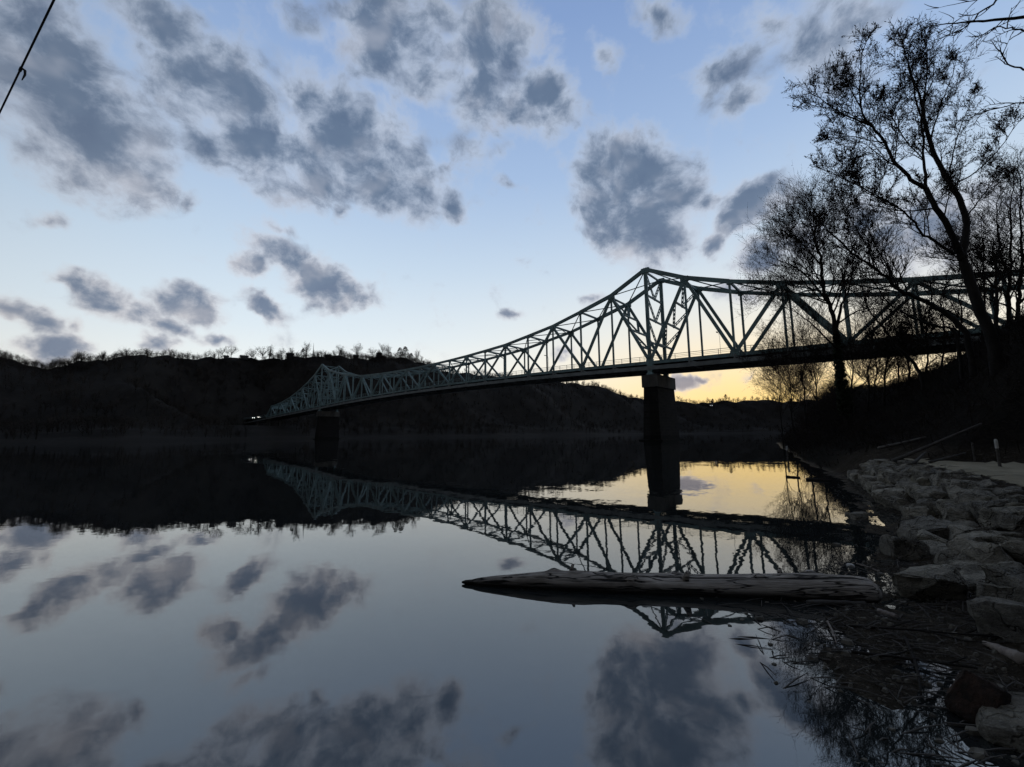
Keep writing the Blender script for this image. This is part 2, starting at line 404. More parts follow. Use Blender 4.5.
# ------------------------------------------------------------------ ground
SHORE = np.array([(-700, -160), (-60, -14), (-8, -1.8), (-1, 0.0), (1.8, 0.6), (2.8, 1.4), (2.75, 2.4), (2.55, 3.2), (2.85, 4.2), (4.3, 5.0), (5.6, 6.4), (7.8, 9.2),
                  (12.3, 15), (20, 28.5), (31.7, 47), (48, 72), (75, 105), (115, 148), (180, 200), (330, 260), (1500, 420)], float)
TOE = np.array([(-700, -190), (-20, -30), (18, -12), (16.5, 0), (15.6, 8), (15.2, 12.2), (14.0, 13.4), (15.3, 16.6), (22.3, 28), (34.2, 46.5), (51, 72), (79, 105), (119, 147), (184, 197), (334, 256), (1500, 410)], float)
def signed(poly, x, y):
    """distance to the line, positive on the land (right-hand) side"""
    x = np.asarray(x, float); y = np.asarray(y, float); d = np.full(x.shape, 1e9)
    for a, b in zip(poly[:-1], poly[1:]):
        e = b-a; k = np.clip(((x-a[0])*e[0]+(y-a[1])*e[1])/(e@e), 0, 1)
        d = np.minimum(d, np.hypot(x-a[0]-k*e[0], y-a[1]-k*e[1]))
    ring = np.vstack([poly, [(3000, 420), (3000, -3000), (-3000, -3000), (-3000, poly[0][1]-200)]])
    ins = np.zeros(x.shape, bool)
    for a, b in zip(ring, np.roll(ring, -1, 0)):
        if a[1] == b[1]: continue
        c = ((a[1] > y) != (b[1] > y)) & (x < (b[0]-a[0])*(y-a[1])/(b[1]-a[1])+a[0]); ins ^= c
    return np.where(ins, d, -d)
sst = lambda v, a, b: (lambda k: k*k*(3-2*k))(np.clip((v-a)/(b-a), 0, 1))
HILL_AZ = np.array([20., 34, 37, 40, 43, 46, 49, 52.5, 60, 75, 90]); HILL_H = np.full(len(HILL_AZ), 5.0)
def ground_z(x, y):
    x = np.asarray(x, float); y = np.asarray(y, float)
    d = signed(SHORE, x, y); q = signed(TOE, x, y)
    d0 = np.interp(y, [5, 13, 20], [1.05, .25, .1])
    mud = np.where(d > 0, .045*np.minimum(d, 2.0)-.014*sst(d, 0, .3), np.maximum(.18*d, -2.5))
    mud = mud+np.where(d > -1.5, .15*fbm(x*1.5, y*1.5, 5)+.08*fbm(x*5.1, y*5.1, 3), 0)
    wall = (.74+.006*np.clip(y-8, 0, 60))*sst(d, d0-.1, d0+1.3)
    Hm = np.interp(np.degrees(np.arctan2(x, np.maximum(y, .01))), HILL_AZ, HILL_H)
    k = np.maximum(q, 0)
    hill = Hm*sst(k, -1.5, 9.5)*.94-Hm*.94*float(sst(np.array(0.), -1.5, 9.5))+10*sst(k, 50, 110)+1.1*fbm(x*.35, y*.35, 4)*sst(k, 0, 3)
    return np.where(q > 0, np.maximum(mud+wall, mud)+hill, mud+wall)
# crest heights that give the bank its rising outline as seen from the shore
for i_, (az_, tn_) in enumerate(zip(HILL_AZ, (.03, .05, .066, .073, .079, .098, .129, .178, .22, .3, .3))):
    lo_, hi_ = 1.0, 16.0
    dd_ = np.linspace(8, 75, 400); xx_, yy_ = dd_*math.sin(R(az_)), dd_*math.cos(R(az_))
    for _ in range(14):
        HILL_H[i_] = (lo_+hi_)/2
        if np.max((ground_z(xx_, yy_)-EYE)/dd_) > tn_: hi_ = HILL_H[i_]
        else: lo_ = HILL_H[i_]
gz = lambda x, y: float(ground_z(np.array([x]), np.array([y]))[0])
def hit(x, y, near=1.5, far=120):
    """where the sight line towards (x, y) meets the ground"""
    d = ray(x, y); ks = np.geomspace(near, far, 1500)/d[1]
    X, Y, Z = d[0]*ks, d[1]*ks, EYE+d[2]*ks
    i = np.argmax(Z < ground_z(X, Y)); return Vector((X[i], Y[i], float(ground_z(X[i:i+1], Y[i:i+1])[0])))
def lines(a, b, step, lo, hi, g=1.13):
    c = list(np.arange(a, b, step)); s = step; p = c[-1]
    while p < hi: s *= g; p += s; c.append(p)
    s = step; p = a; pre = []
    while p > lo: s *= g; p -= s; pre.append(p)
    return np.array(pre[::-1]+c)
gx = lines(1.6, 13.5, .085, -700, 1500); gy = lines(1.0, 18, .09, -500, 1500)
GX, GY = np.meshgrid(gx, gy); GZ = ground_z(GX.ravel(), GY.ravel()).reshape(GX.shape)
def grid_faces(keep):
    H, W = GX.shape; i = np.arange(H*W).reshape(H, W)
    q = np.stack([i[:-1, :-1], i[:-1, 1:], i[1:, 1:], i[1:, :-1]], -1)
    return q[keep]
def sheet(name, V, F, m, smooth=True):
    used, inv = np.unique(F, return_inverse=True); me = bpy.data.meshes.new(name)
    me.from_pydata(V[used].tolist(), [], inv.reshape(F.shape).tolist()); me.update()
    if smooth: me.polygons.foreach_set('use_smooth', [True]*len(me.polygons))
    me.materials.append(m); o = bpy.data.objects.new(name, me); COL.objects.link(o); return o
V = np.stack([GX.ravel(), GY.ravel(), GZ.ravel()], 1)
D_ = signed(SHORE, GX.ravel(), GY.ravel()).reshape(GX.shape); Q_ = signed(TOE, GX.ravel(), GY.ravel()).reshape(GX.shape)
mn = lambda a: np.minimum(np.minimum(a[:-1, :-1], a[1:, :-1]), np.minimum(a[:-1, 1:], a[1:, 1:]))
mx = lambda a: np.maximum(np.maximum(a[:-1, :-1], a[1:, :-1]), np.maximum(a[:-1, 1:], a[1:, 1:]))
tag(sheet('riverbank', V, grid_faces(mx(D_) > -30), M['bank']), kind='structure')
d0g = np.interp(GY, [5, 13, 20], [1.05, .25, .1])+1.45+.4*fbm(GX*1.1, GY*1.1, 3)
pk = (mn(D_-d0g) > 0) & (mx(Q_+.6*fbm(GX*.9, GY*.9, 3)) < .05) & (GY[:-1, :-1] > -6) & (GY[:-1, :-1] < 15)
tag(sheet('path', V+np.array([0, 0, .008]), grid_faces(pk), M['path']), kind='structure')
w = MB(); w.v = [Vector(p) for p in ((-4000, -600, 0), (4000, -600, 0), (4000, 4000, 0), (-4000, 4000, 0))]; w.f = [(0, 1, 2, 3)]
tag(w.build('river', M['water']), kind='structure')

# ------------------------------------------------------------------ far hills across the river
U2 = Vector((-.7372, .6757, 0)); W2 = Vector((.6757, .7372, 0))       # along the bridge (away), along the far bank
P1 = Vector((35.29, 100.69, 0)); FARB = P1+U2*236
RIDGE = np.array([(-700, 352), (-200, 345), (0, 354), (20, 360), (38, 368), (52, 366), (75, 360), (100, 356), (130, 353), (200, 356), (240, 355), (280, 355), (320, 355), (360, 355), (400, 356),
                  (415, 361), (430, 366), (450, 370), (500, 375), (560, 380), (590, 384), (615, 390), (630, 395), (650, 401), (680, 400), (720, 400), (760, 399), (900, 398), (2500, 398)], float)
def px_x(p):
    c = CAMROT.T @ np.array([p[0], p[1], p[2]-EYE]); return 512+FPX*c[0]/max(-c[2], 1e-3)
def ridge_z(p):
    x = px_x((p[0], p[1], 40)); x = x if p[1] > 20 else -700
    y = np.interp(x, RIDGE[:, 0], RIDGE[:, 1])+2.2+1.6*math.sin(x*.11)*math.sin(x*.037+1)+1.2*math.sin(x*.29+2); d = ray(min(max(x, -700), 1500), y); return EYE+d[2]/math.hypot(d[0], d[1])*math.hypot(p[0], p[1])
def bank_shift(t): return 10*math.sin(t*.011+.5)+5*math.sin(t*.031)-(350*((t-400)/600)**2 if t > 400 else 0)
TS = np.concatenate([np.arange(-700, -200, 12), np.arange(-200, 260, 5), np.arange(260, 1500, 12)]); WS = np.concatenate([[-14, -6, -2], np.linspace(0, 190, 46), np.linspace(205, 420, 12), [600, 1000, 1800]])
RD = 165.0
HV = np.zeros((len(TS), len(WS), 3)); HRZ = {}
for i, tt in enumerate(TS):
    b = FARB+W2*float(tt)+U2*bank_shift(tt); rp = b+U2*RD; rz = max(ridge_z(rp), 15)
    HRZ[i] = rz
    for j, v in enumerate(WS):
        p = b+U2*float(v); k = v/RD
        if v < 0: z = v*.25
        elif k <= 1: z = 1.1*min(v/4, 1)+3.5*float(sst(np.array(v), 8, 24))+(rz-4.6)*(.12*k+.88*float(sst(np.array(k), .12, 1.02)))
        else: z = rz-(v-RD)*.10-min((v-RD)*.12, 8)
        if v > -1: z = min(z, 9.5+max(0, abs(tt+10)-30)*.9+max(0, v-112)*1.3)
        HV[i, j] = (p.x, p.y, z)
n = fbm(HV[:, :, 0]*.02, HV[:, :, 1]*.02, 5)
kk = WS/RD; cutw = np.clip((np.abs(TS[:, None]+10)-34)/30, 0, 1)*np.ones((1, len(WS)))
HV[:, :, 2] += cutw*n*22*np.clip(np.where(kk < 1, kk*(1-kk)*4, 0), 0, 1)[None, :]+np.where((kk > .8) & (kk < 1.3), 1, 0)[None, :]*fbm(HV[:, :, 0]*.1, HV[:, :, 1]*.1, 3)*3
idx = np.arange(len(TS)*len(WS)).reshape(len(TS), len(WS))
FF = np.stack([idx[:-1, :-1], idx[1:, :-1], idx[1:, 1:], idx[:-1, 1:]], -1).reshape(-1, 4)
tag(sheet('far_hills', HV.reshape(-1, 3), FF, M['hill']), kind='structure')
def far_pt(t, v):
    i = int(np.clip(np.searchsorted(TS, t)-1, 0, len(TS)-2)); j = int(np.clip(np.searchsorted(WS, v)-1, 0, len(WS)-2))
    a = (t-TS[i])/(TS[i+1]-TS[i]); b = (v-WS[j])/(WS[j+1]-WS[j])
    p = (HV[i, j]*(1-a)+HV[i+1, j]*a)*(1-b)+(HV[i, j+1]*(1-a)+HV[i+1, j+1]*a)*b
    return Vector(p)
def t_at_px(x, v=RD-2):
    """river-side position whose ridge stands at picture column x"""
    lo, hi = -260.0, 1250.0
    for _ in range(40):
        m = (lo+hi)/2
        if px_x(far_pt(m, v)) < x: lo = m
        else: hi = m
    return lo

# ------------------------------------------------------------------ bridge
BW = 10.0; LM = 203.0; PM = LM/20; PA = 9.75
NB = Vector((.6757, .7372, 0))
def B(s, o, z): return P1+U2*s+NB*o+Vector((0, 0, z))
def zdeck(s):
    m = LM/2; k = abs(s-m)
    return 22.0-2.0*(k/m)**2 if k <= m else 20.0-.032*(k-m)
HT_M = [45, 40.3, 37.8, 35.5, 34.1, 32.8, 32.2, 31.7, 31.4, 31.2, 31.1]
HT_A = [45, 40.0, 36.4, 33.4, 30.9, 28.7, 27.0, 25.8, 25.0, 24.4]
nodes = []                                                            # s, top height (None at the ends), panel number from its tower
for k in range(10, 0, -1): nodes.append((-PA*k, HT_A[k] if k < 10 else None, k))
for k in range(0, 21): nodes.append((PM*k, HT_M[min(k, 20-k)], min(k, 20-k)))
for k in range(1, 11): nodes.append((LM+PA*k, HT_A[k] if k < 10 else None, k))
bridge = empty('truss_bridge', P1)
tag(bridge, 'long green steel cantilever truss bridge crossing the river on stone piers', 'bridge')
S = M['steel']
def lower(s): return zdeck(s)-1.7
for off in (0.0, BW):
    m = MB()
    for (a, b) in zip(nodes[:-1], nodes[1:]):
        za, zb = zdeck(a[0]), zdeck(b[0])
        m.beam(B(a[0], off, za-.35), B(b[0], off, zb-.35), .55, .7)
        if a[1] and b[1]:
            near_t = min(a[2], b[2]) < 2
            m.beam(B(a[0], off, a[1]-.4), B(b[0], off, b[1]-.4), .62, .95 if near_t else .8)
        else:
            p, q = (a, b) if a[1] else (b, a)
            m.beam(B(p[0], off, p[1]-.4), B(q[0], off, zdeck(q[0])), .62, .7)
    for (s_, h_, k_) in nodes:                                          # gusset plates
        if h_:
            g = 1.05 if k_ == 0 else (.95 if k_ % 2 else .55)
            m.beam(B(s_-g, off, h_-.75), B(s_+g, off, h_-.75), .68, g*1.25)
        if k_ % 2 == 0: m.beam(B(s_-.9, off, zdeck(s_)-.05), B(s_+.9, off, zdeck(s_)-.05), .6, 1.3)
    truss = m.build('truss', S, bridge)
    for i, (s_, h_, k_) in enumerate(nodes):
        if not h_: continue
        v = MB(); wd = .85 if k_ == 0 else (.42 if k_ % 2 else .46)
        v.beam(B(s_, off, zdeck(s_)), B(s_, off, h_-.5), .5 if k_ == 0 else .36, wd, up=U2)
        v.build('vertical', S, truss)
        if k_ % 2:                                                       # Warren diagonals down from each odd panel point
            for j in (i-1, i+1):
                q = nodes[j]
                if q[1] is None: continue
                dg = MB(); wd = .72 if k_ < 4 else .56
                dg.beam(B(s_, off, h_-.7), B(q[0], off, zdeck(q[0])-.1), .5, wd); dg.build('diagonal', S, truss)
def laced(m, p, q, width=.75, side=None):
    p = Vector(p); q = Vector(q); d = (q-p).normalized(); a = d.cross(side or U2).normalized()*width/2
    m.beam(p-a, q-a, .19, .19); m.beam(p+a, q+a, .19, .19)
    n = max(int((q-p).length/1.15), 2)
    for i in range(n+1):
        c = p.lerp(q, i/n); m.beam(c-a, c+a, .16, .5)
def sway(top, bot, tiers, name='sway_frame'):
    """K-braced frame between the trusses in the plane top(o) - bot(o)"""
    m = MB(); T = lambda o, k: top(o).lerp(bot(o), k)
    ks = [0.02]+[.02+.80*(i+1)/tiers for i in range(tiers)]
    pl = (top(0)-bot(0)).cross(NB).normalized()
    for i, k in enumerate(ks):
        m.beam(T(0, k), T(BW, k), .35, .45)
        if i: 
            laced(m, T(0, ks[i-1]), T(BW/2, k), side=pl); laced(m, T(BW, ks[i-1]), T(BW/2, k), side=pl)
    m.build(name, S, bridge)
for tw, sg in ((0.0, -1), (LM, 1)):
    sway(lambda o: B(tw, o, 44.4), lambda o: B(tw, o, zdeck(tw)+1), 3)
    sway(lambda o: B(tw+sg*PA, o, 39.4), lambda o: B(tw+sg*.6, o, zdeck(tw)+1), 3)
    sway(lambda o: B(tw-sg*PM, o, 39.6), lambda o: B(tw-sg*.6, o, zdeck(tw)+1), 3)
for (s_, h_, k_) in nodes:
    if h_ and k_ > 1:
        m = MB(); m.beam(B(s_, 0, h_-.4), B(s_, BW, h_-.4), .4, .5)
        if k_ % 2 or k_ > 3:
            m.beam(B(s_, 0, h_-1.9), B(s_, BW/2, h_-.7), .18, .22); m.beam(B(s_, BW, h_-1.9), B(s_, BW/2, h_-.7), .18, .22)
        m.build('top_strut', S, bridge)
m = MB()
for (a, b) in zip(nodes[:-1], nodes[1:]):
    if a[1] and b[1]:
        mid = B((a[0]+b[0])/2, BW/2, (a[1]+b[1])/2-.5)
        for (q, o) in ((a, 0), (a, BW), (b, 0), (b, BW)): m.beam(B(q[0], o, q[1]-.5), mid, .22, .22)
m.build('lateral_bracing', S, bridge)
for e in (nodes[1], nodes[-2]):                                          # end portals
    m = MB(); m.beam(B(e[0], 0, e[1]-1.4), B(e[0], BW, e[1]-1.4), .3, 1.6); m.build('portal', S, bridge)
# floor: slab, stringers, floor beams, hanging side girders
S0, S1 = -PA*10-14, LM+PA*10+75
ss_ = [S0]+[n_[0] for n_ in nodes]+[LM+PA*10+25, S1]
def zd2(s): return zdeck(min(s, LM+PA*10+10)) if s < LM+PA*10+10 else zdeck(LM+PA*10+10)-.0*(s-LM-PA*10-10)
m = MB(); rd = MB()
for a, b in zip(ss_[:-1], ss_[1:]):
    m.beam(B(a, BW/2, zd2(a)+.02), B(b, BW/2, zd2(b)+.02), BW-.7, .34)
    rd.beam(B(a, BW/2, zd2(a)+.235), B(b, BW/2, zd2(b)+.235), BW-1.6, .09)
    for o in (1.6, 3.3, 5, 6.7, 8.4): m.beam(B(a, o, zd2(a)-.62), B(b, o, zd2(b)-.62), .3, .94)
deck = m.build('deck', M['deck'], bridge)
rd.build('roadway', M['asphalt'], deck)
for s_, h_, k_ in nodes:
    m = MB(); m.beam(B(s_, -.1, zdeck(s_)-1.1), B(s_, BW+.1, zdeck(s_)-1.1), .45, 1.1); m.build('floor_beam', M['deck'], bridge)
for off in (-.32, BW+.32):
    m = MB(); r = MB()
    for a, b in zip(ss_[:-1], ss_[1:]):
        dz = .0 if off < 0 else .2; m.beam(B(a, off, lower(a)+dz), B(b, off, lower(b)+dz), .34, .95+2*dz)
        if off > 0 or True:
            for zz, th in ((1.28, .10), (.85, .06), (.5, .06)): r.beam(B(a, off, zd2(a)+zz), B(b, off, zd2(b)+zz), .07, th)
            nn = max(int((b-a)/2.5), 1)
            for i in range(nn):
                c = a+(b-a)*i/nn; r.beam(B(c, off, zd2(c)-.3), B(c, off, zd2(c)+1.3), .09, .09, up=U2)
    for s_, h_, k_ in nodes:
        m.beam(B(s_, off*.97+.02, lower(s_)), B(s_, off*.97+.02, zdeck(s_)-.3), .22, .5, up=U2)
        m.beam(B(s_-1.8, off, lower(s_)+.25), B(s_, off, zdeck(s_)-.7), .2, .26)
    m.build('side_girder', M['fascia'], bridge)
    r.build('railing', M['steel'], deck)
m = MB()
for (a, b) in zip(nodes[:-1], nodes[1:]):
    m.beam(B(a[0], 0, lower(a[0])), B(b[0], BW, lower(b[0])), .25, .2); m.beam(B(a[0], BW, lower(a[0])-.25), B(b[0], 0, lower(b[0])-.25), .25, .2)
m.build('bottom_bracing', M['deck'], bridge)
# roadway lamps
for s_, o in ((6, BW+.1), (-14, BW+.1), (40, BW+.1), (-40, BW+.1), (80, BW+.1), (120, BW+.1), (160, BW+.1)):
    m = MB(); z = zdeck(s_); m.tube([B(s_, o, z), B(s_, o, z+6.2), B(s_, o-.4, z+6.9), B(s_, o-1.7, z+7.1)], [.05, .04, .035, .03], 5)
    lp = m.build('lamp_post', M['steel'], bridge); h = MB(); h.beam(B(s_, o-1.5, z+7.08), B(s_, o-2.3, z+7.12), .3, .16); h.build('lamp_head', M['fascia'], lp)
# piers
def rect(s, o, ls, lo, z, nose=0):
    pts = [B(s-ls/2, o-lo/2, z), B(s+ls/2, o-lo/2, z), B(s+ls/2, o+lo/2, z), B(s-ls/2, o+lo/2, z)]
    if nose: pts = [pts[0], B(s, o-lo/2-nose, z), pts[1], pts[2], B(s, o+lo/2+nose, z), pts[3]]
    return pts
for tw in (0.0, LM):
    ptop = zdeck(tw)-3.5
    m = MB(); m.prism(rect(tw, BW/2, 4.6, 12.6, -2, 1.0), rect(tw, BW/2, 3.5, 11.2, ptop-3.1, .4))
    p = m.build('pier', M['stone_pier'], bridge)
    m = MB(); m.prism(rect(tw, BW/2, 4.1, 12.0, ptop-3.1, .4), rect(tw, BW/2, 4.1, 12.0, ptop, .4)); m.build('pier_cap', M['concrete'], p)
    m = MB(); m.prism(rect(tw, BW/2, 6.0, 14.2, -2, 1.2), rect(tw, BW/2, 6.0, 14.2, .3, 1.2)); m.build('footing', M['stone_pier'], p)
    for o in (0, BW):
        m = MB(); m.prism(rect(tw, o, 1.9, 1.5, ptop), rect(tw, o, 1.0, .8, ptop+.9)); m.prism(rect(tw, o, 1.2, .9, ptop+.9), rect(tw, o, 1.5, .9, zdeck(tw)-.6)); m.build('bearing', S, p)
for e, zb in ((-PA*10, 6), (LM+PA*10, 2), (LM+PA*10+24, 3)):
    zt = zdeck(min(e, LM+PA*10+10))-1.4
    p = MB(); p.beam(B(e, -.8, zt-.5), B(e, BW+.8, zt-.5), 1.4, 1.0); p = p.build('bent', M['concrete'], bridge)
    for o in (.8, BW-.8):
        m = MB(); m.beam(B(e, o, zb-6), B(e, o, zt-1), 1.2, 1.2, up=U2); m.build('column', M['concrete'], p)

# ------------------------------------------------------------------ cars on the far approach
def make_car(s, o, label, paint):
    c = empty('car', B(s, o, zd2(s)+.28)); tag(c, label, 'car', 'cars driving onto the far end of the bridge')
    F = -U2; L = NB                                                     # drives towards the near bank
    def P(f, l, z): return c.location+F*f+L*l+Vector((0, 0, z))
    def prof(pts, wd, name, mt, par=c):
        m = MB(); m.prism([P(f, -wd/2, z) for f, z in pts], [P(f, wd/2, z) for f, z in pts]); return m.build(name, mt, par)
    b = prof([(-2.2, .3), (2.2, .3), (2.25, .62), (2.0, .78), (1.0, .92), (.35, 1.38), (-1.1, 1.42), (-1.9, .98), (-2.2, .9)], 1.75, 'body', paint)
    prof([(.92, .95), (.36, 1.33), (-1.05, 1.36), (-1.7, 1.0)], 1.78, 'windows', M['glass'], c)
    for f in (-1.35, 1.4):
        for l in (-.82, .82):
            m = MB(); m.tube([P(f, l-.1, .32), P(f, l+.1, .32)], [.32, .32], 14); m.build('wheel', M['black_rubber'], c)
    for l in (-.62, .62):
        m = MB(); m.tube([P(2.1, l, .66), P(2.29, l, .66)], [.13, .15], 10); m.build('headlight', M['headlight'], c)
make_car(348, 3.2, 'grey car on the bridge approach with its headlights on, rear one of two', M['car_paint'])
make_car(333, 3.2, 'red car on the bridge approach with its headlights on, front one of two', M['car_paint_b'])

# ------------------------------------------------------------------ far trees, houses
def far_tree_mesh(h, wd, seed, dens=1.0):
    rr = random.Random(seed); m = MB()
    m.tube([(0, 0, -1), (0, 0, h*.35), (rr.uniform(-.2, .2), 0, h*.6)], [.035*h*.5, .025*h*.5, .015*h*.5], 5)
    for i in range(int(16*dens)):
        an = rr.uniform(0, 6.28); z0 = h*rr.uniform(.16, .5); up = rr.uniform(.25, 1.0)
        tip = Vector((math.cos(an)*wd/2*(1.15-up*.75), math.sin(an)*wd/2*(1.15-up*.75), z0+(h-z0)*up*rr.uniform(.75, 1)))
        p0 = Vector((0, 0, z0)); mid = p0.lerp(tip, .5)+Vector((0, 0, -.04*h))
        m.tube([p0, mid, tip], [.010*h, .006*h, .002*h], 3, False)
        for j in range(int(9*dens)):
            k = rr.uniform(.3, 1); q = p0.lerp(tip, k)
            e = q+Vector((rr.gauss(0, 1), rr.gauss(0, 1), rr.uniform(.2, 1.6)))*h*.085
            m.tube([q, e], [.004*h, .0015*h], 3, False)
            for kk_ in range(2):
                e2 = q.lerp(e, rr.uniform(.4, 1)); e3 = e2+Vector((rr.gauss(0, 1), rr.gauss(0, 1), rr.uniform(-.2, 1)))*h*.05
                m.tube([e2, e3], [.0025*h, .001*h], 3, False)
    return m
bare = []
for i, (h, wd) in enumerate(((10, 10), (11, 7), (9, 11), (12, 9))):
    o = far_tree_mesh(h, wd, 40+i).build('ridge_tree', M['far_wood']); bare.append(o)
def conifer_mesh(h, wd, seed):
    rr = random.Random(seed); m = MB(); m.tube([(0, 0, -1), (0, 0, h)], [.02*h, .004*h], 5)
    for i in range(420):
        k = rr.random()**.7; z = h*(.06+.92*k); r = wd/2*(1-k)**.8*rr.uniform(.4, 1.1); an = rr.uniform(0, 6.28)
        c = Vector((math.cos(an)*r, math.sin(an)*r, z)); t_ = Vector((math.cos(an), math.sin(an), -.35))*h*.08; sd = Vector((-math.sin(an), math.cos(an), .1))*h*.03
        m.tri(c-sd, c+sd, c+t_)
    return m
con = conifer_mesh(8, 5, 3).build('ridge_evergreen', M['conifer'])
used_bare = set()
def ridge_tree(x, hpx, k=None, v=RD-3, label=None, sx=1.0, group='bare trees along the far ridge'):
    t_ = t_at_px(x, v); p = far_pt(t_, v); dist = Vector((p.x, p.y, 0)).length*math.cos(math.atan((x-512)/FPX))
    if k == 'c': src = con; h0 = 8.
    else:
        k = random.randrange(4) if k is None else k; src = bare[k]; h0 = (10, 11, 9, 12)[k]
    hm = hpx/FPX*dist
    if src.name not in used_bare: used_bare.add(src.name); o = src
    else: o = src.copy(); COL.objects.link(o)
    o.location = p-Vector((0, 0, .4)); s_ = hm/h0; o.scale = (s_*sx, s_*sx, s_); o.rotation_euler = (0, 0, random.uniform(0, 6.28))
    tag(o, label or ('bare grey tree on the crest of the far ridge, one of a broken row' if k != 'c' else 'dark evergreen on the crest of the far ridge'), 'tree', group if not label or k != 'c' else 'evergreens on the far ridge')
    return o
SPECIAL = [(103, 9, 1, 'dense'), (222, 12, 0), (231, 14, 2), (253, 15, 0), (262, 14, 2), (270, 13, 1), (281, 12, 3), (291, 9, 1), (306, 15, 1), (340, 10, 2), (357, 16, 3), (372, 11, 2), (382, 13, 0), (388, 12, 1), (417, 12, 1), (427, 6, 2)]
for s_ in SPECIAL: ridge_tree(s_[0], s_[1]+2, s_[2])
for x in list(range(4, 200, 7))+list(range(206, 425, 9)):
    ridge_tree(x+random.uniform(-3, 3), random.uniform(6, 10) if x < 205 else random.uniform(6, 9), v=RD+random.uniform(-12, 2))
for x in range(440, 660, 9): ridge_tree(x+random.uniform(-3, 3), random.uniform(4, 6.5), v=RD+random.uniform(-14, 0))
for x in range(664, 800, 8): ridge_tree(x+random.uniform(-3, 3), random.uniform(3.5, 6), v=RD+random.uniform(-14, 0))
for x, h, lb in ((303, 10, 'dark pointed evergreen beside the mast on the far ridge'), (400, 11, 'dark evergreen at the left of the clump ending the far ridge'), (405, 13, 'tallest dark evergreen of the clump ending the far ridge'),
                 (411, 10, 'dark evergreen at the right of the clump ending the far ridge'), (341, 6, 'low dark evergreen beside a house on the far ridge'), (390, 8, 'small dark evergreen just left of the clump on the far ridge'),
                 (255, 6, 'lowest dark evergreen near the flat house on the far ridge'), (726, 7, 'dark evergreen on the low ridge beyond the pier'), (713, 5, 'smaller dark evergreen on the low ridge beyond the pier')):
    ridge_tree(x, h, 'c', label=lb, sx=1.5)
# woods on the slopes: too many and too dark to count
def forest():
    rr = random.Random(5); protos = []
    for i in range(6):
        r2 = random.Random(i); h = 8.; T3 = []
        V3 = lambda *a: np.array(a, float)
        def spike(a, b, wd):
            sd = np.cross(b-a, V3(r2.gauss(0, 1), r2.gauss(0, 1), r2.gauss(0, 1))); sd = sd/(np.linalg.norm(sd)+1e-6)*wd
            T3.append((a-sd, a+sd, b))
        spike(V3(0, 0, -1), V3(0, 0, h*.75), .2); spike(V3(.1, .1, -1), V3(0, 0, h*.75), .2)
        for j in range(20):
            an = r2.uniform(0, 6.28); z0 = h*r2.uniform(.15, .6); up = r2.uniform(.15, 1); rad = 3.2*(1.15-up*.75)
            a = V3(0, 0, z0); tip = V3(math.cos(an)*rad, math.sin(an)*rad, z0+(h-z0)*up); spike(a, tip, .07)
            for q in range(4):
                c = a+(tip-a)*r2.uniform(.35, 1); spike(c, c+V3(r2.gauss(0, 1), r2.gauss(0, 1), r2.uniform(.1, 1.5))*.95, .05)
        protos.append(np.array(T3).reshape(-1, 3))
    out = []
    for i in range(6400):
        crest = i < 2300
        t_ = rr.uniform(-230, 1050) if rr.random() < .55 else rr.uniform(-220, 220)
        vv = RD+rr.uniform(-26, 1) if crest else 5+rr.random()**1.1*(RD-8)
        if abs(t_+8) < 17 and vv < 112: continue
        p = far_pt(t_, vv); pv = protos[i % 6]; a = rr.uniform(0, 6.28); s_ = rr.uniform(.5, 1.1)*(1.0 if t_ < 300 else 1.35)*(rr.uniform(.5, .9)*(.55+1.1*float(vnoise(np.array(t_/13.), np.array(3.3)))) if crest else 1)
        ca, sa = math.cos(a)*s_, math.sin(a)*s_
        out.append(np.stack([pv[:, 0]*ca-pv[:, 1]*sa+p.x, pv[:, 0]*sa+pv[:, 1]*ca+p.y, pv[:, 2]*s_+p.z-(1.2 if crest else .3)], 1))
    V_ = np.vstack(out); n_ = len(V_); me = bpy.data.meshes.new('hillside_woods')
    me.vertices.add(n_); me.vertices.foreach_set('co', V_.ravel()); me.loops.add(n_); me.loops.foreach_set('vertex_index', np.arange(n_))
    me.polygons.add(n_//3); me.polygons.foreach_set('loop_start', np.arange(0, n_, 3)); me.update(calc_edges=True); me.materials.append(M['far_wood'])
    o = bpy.data.objects.new('hillside_woods', me); COL.objects.link(o)
    tag(o, 'dark mass of bare woods covering the far hillside', 'woods', kind='stuff')
forest()
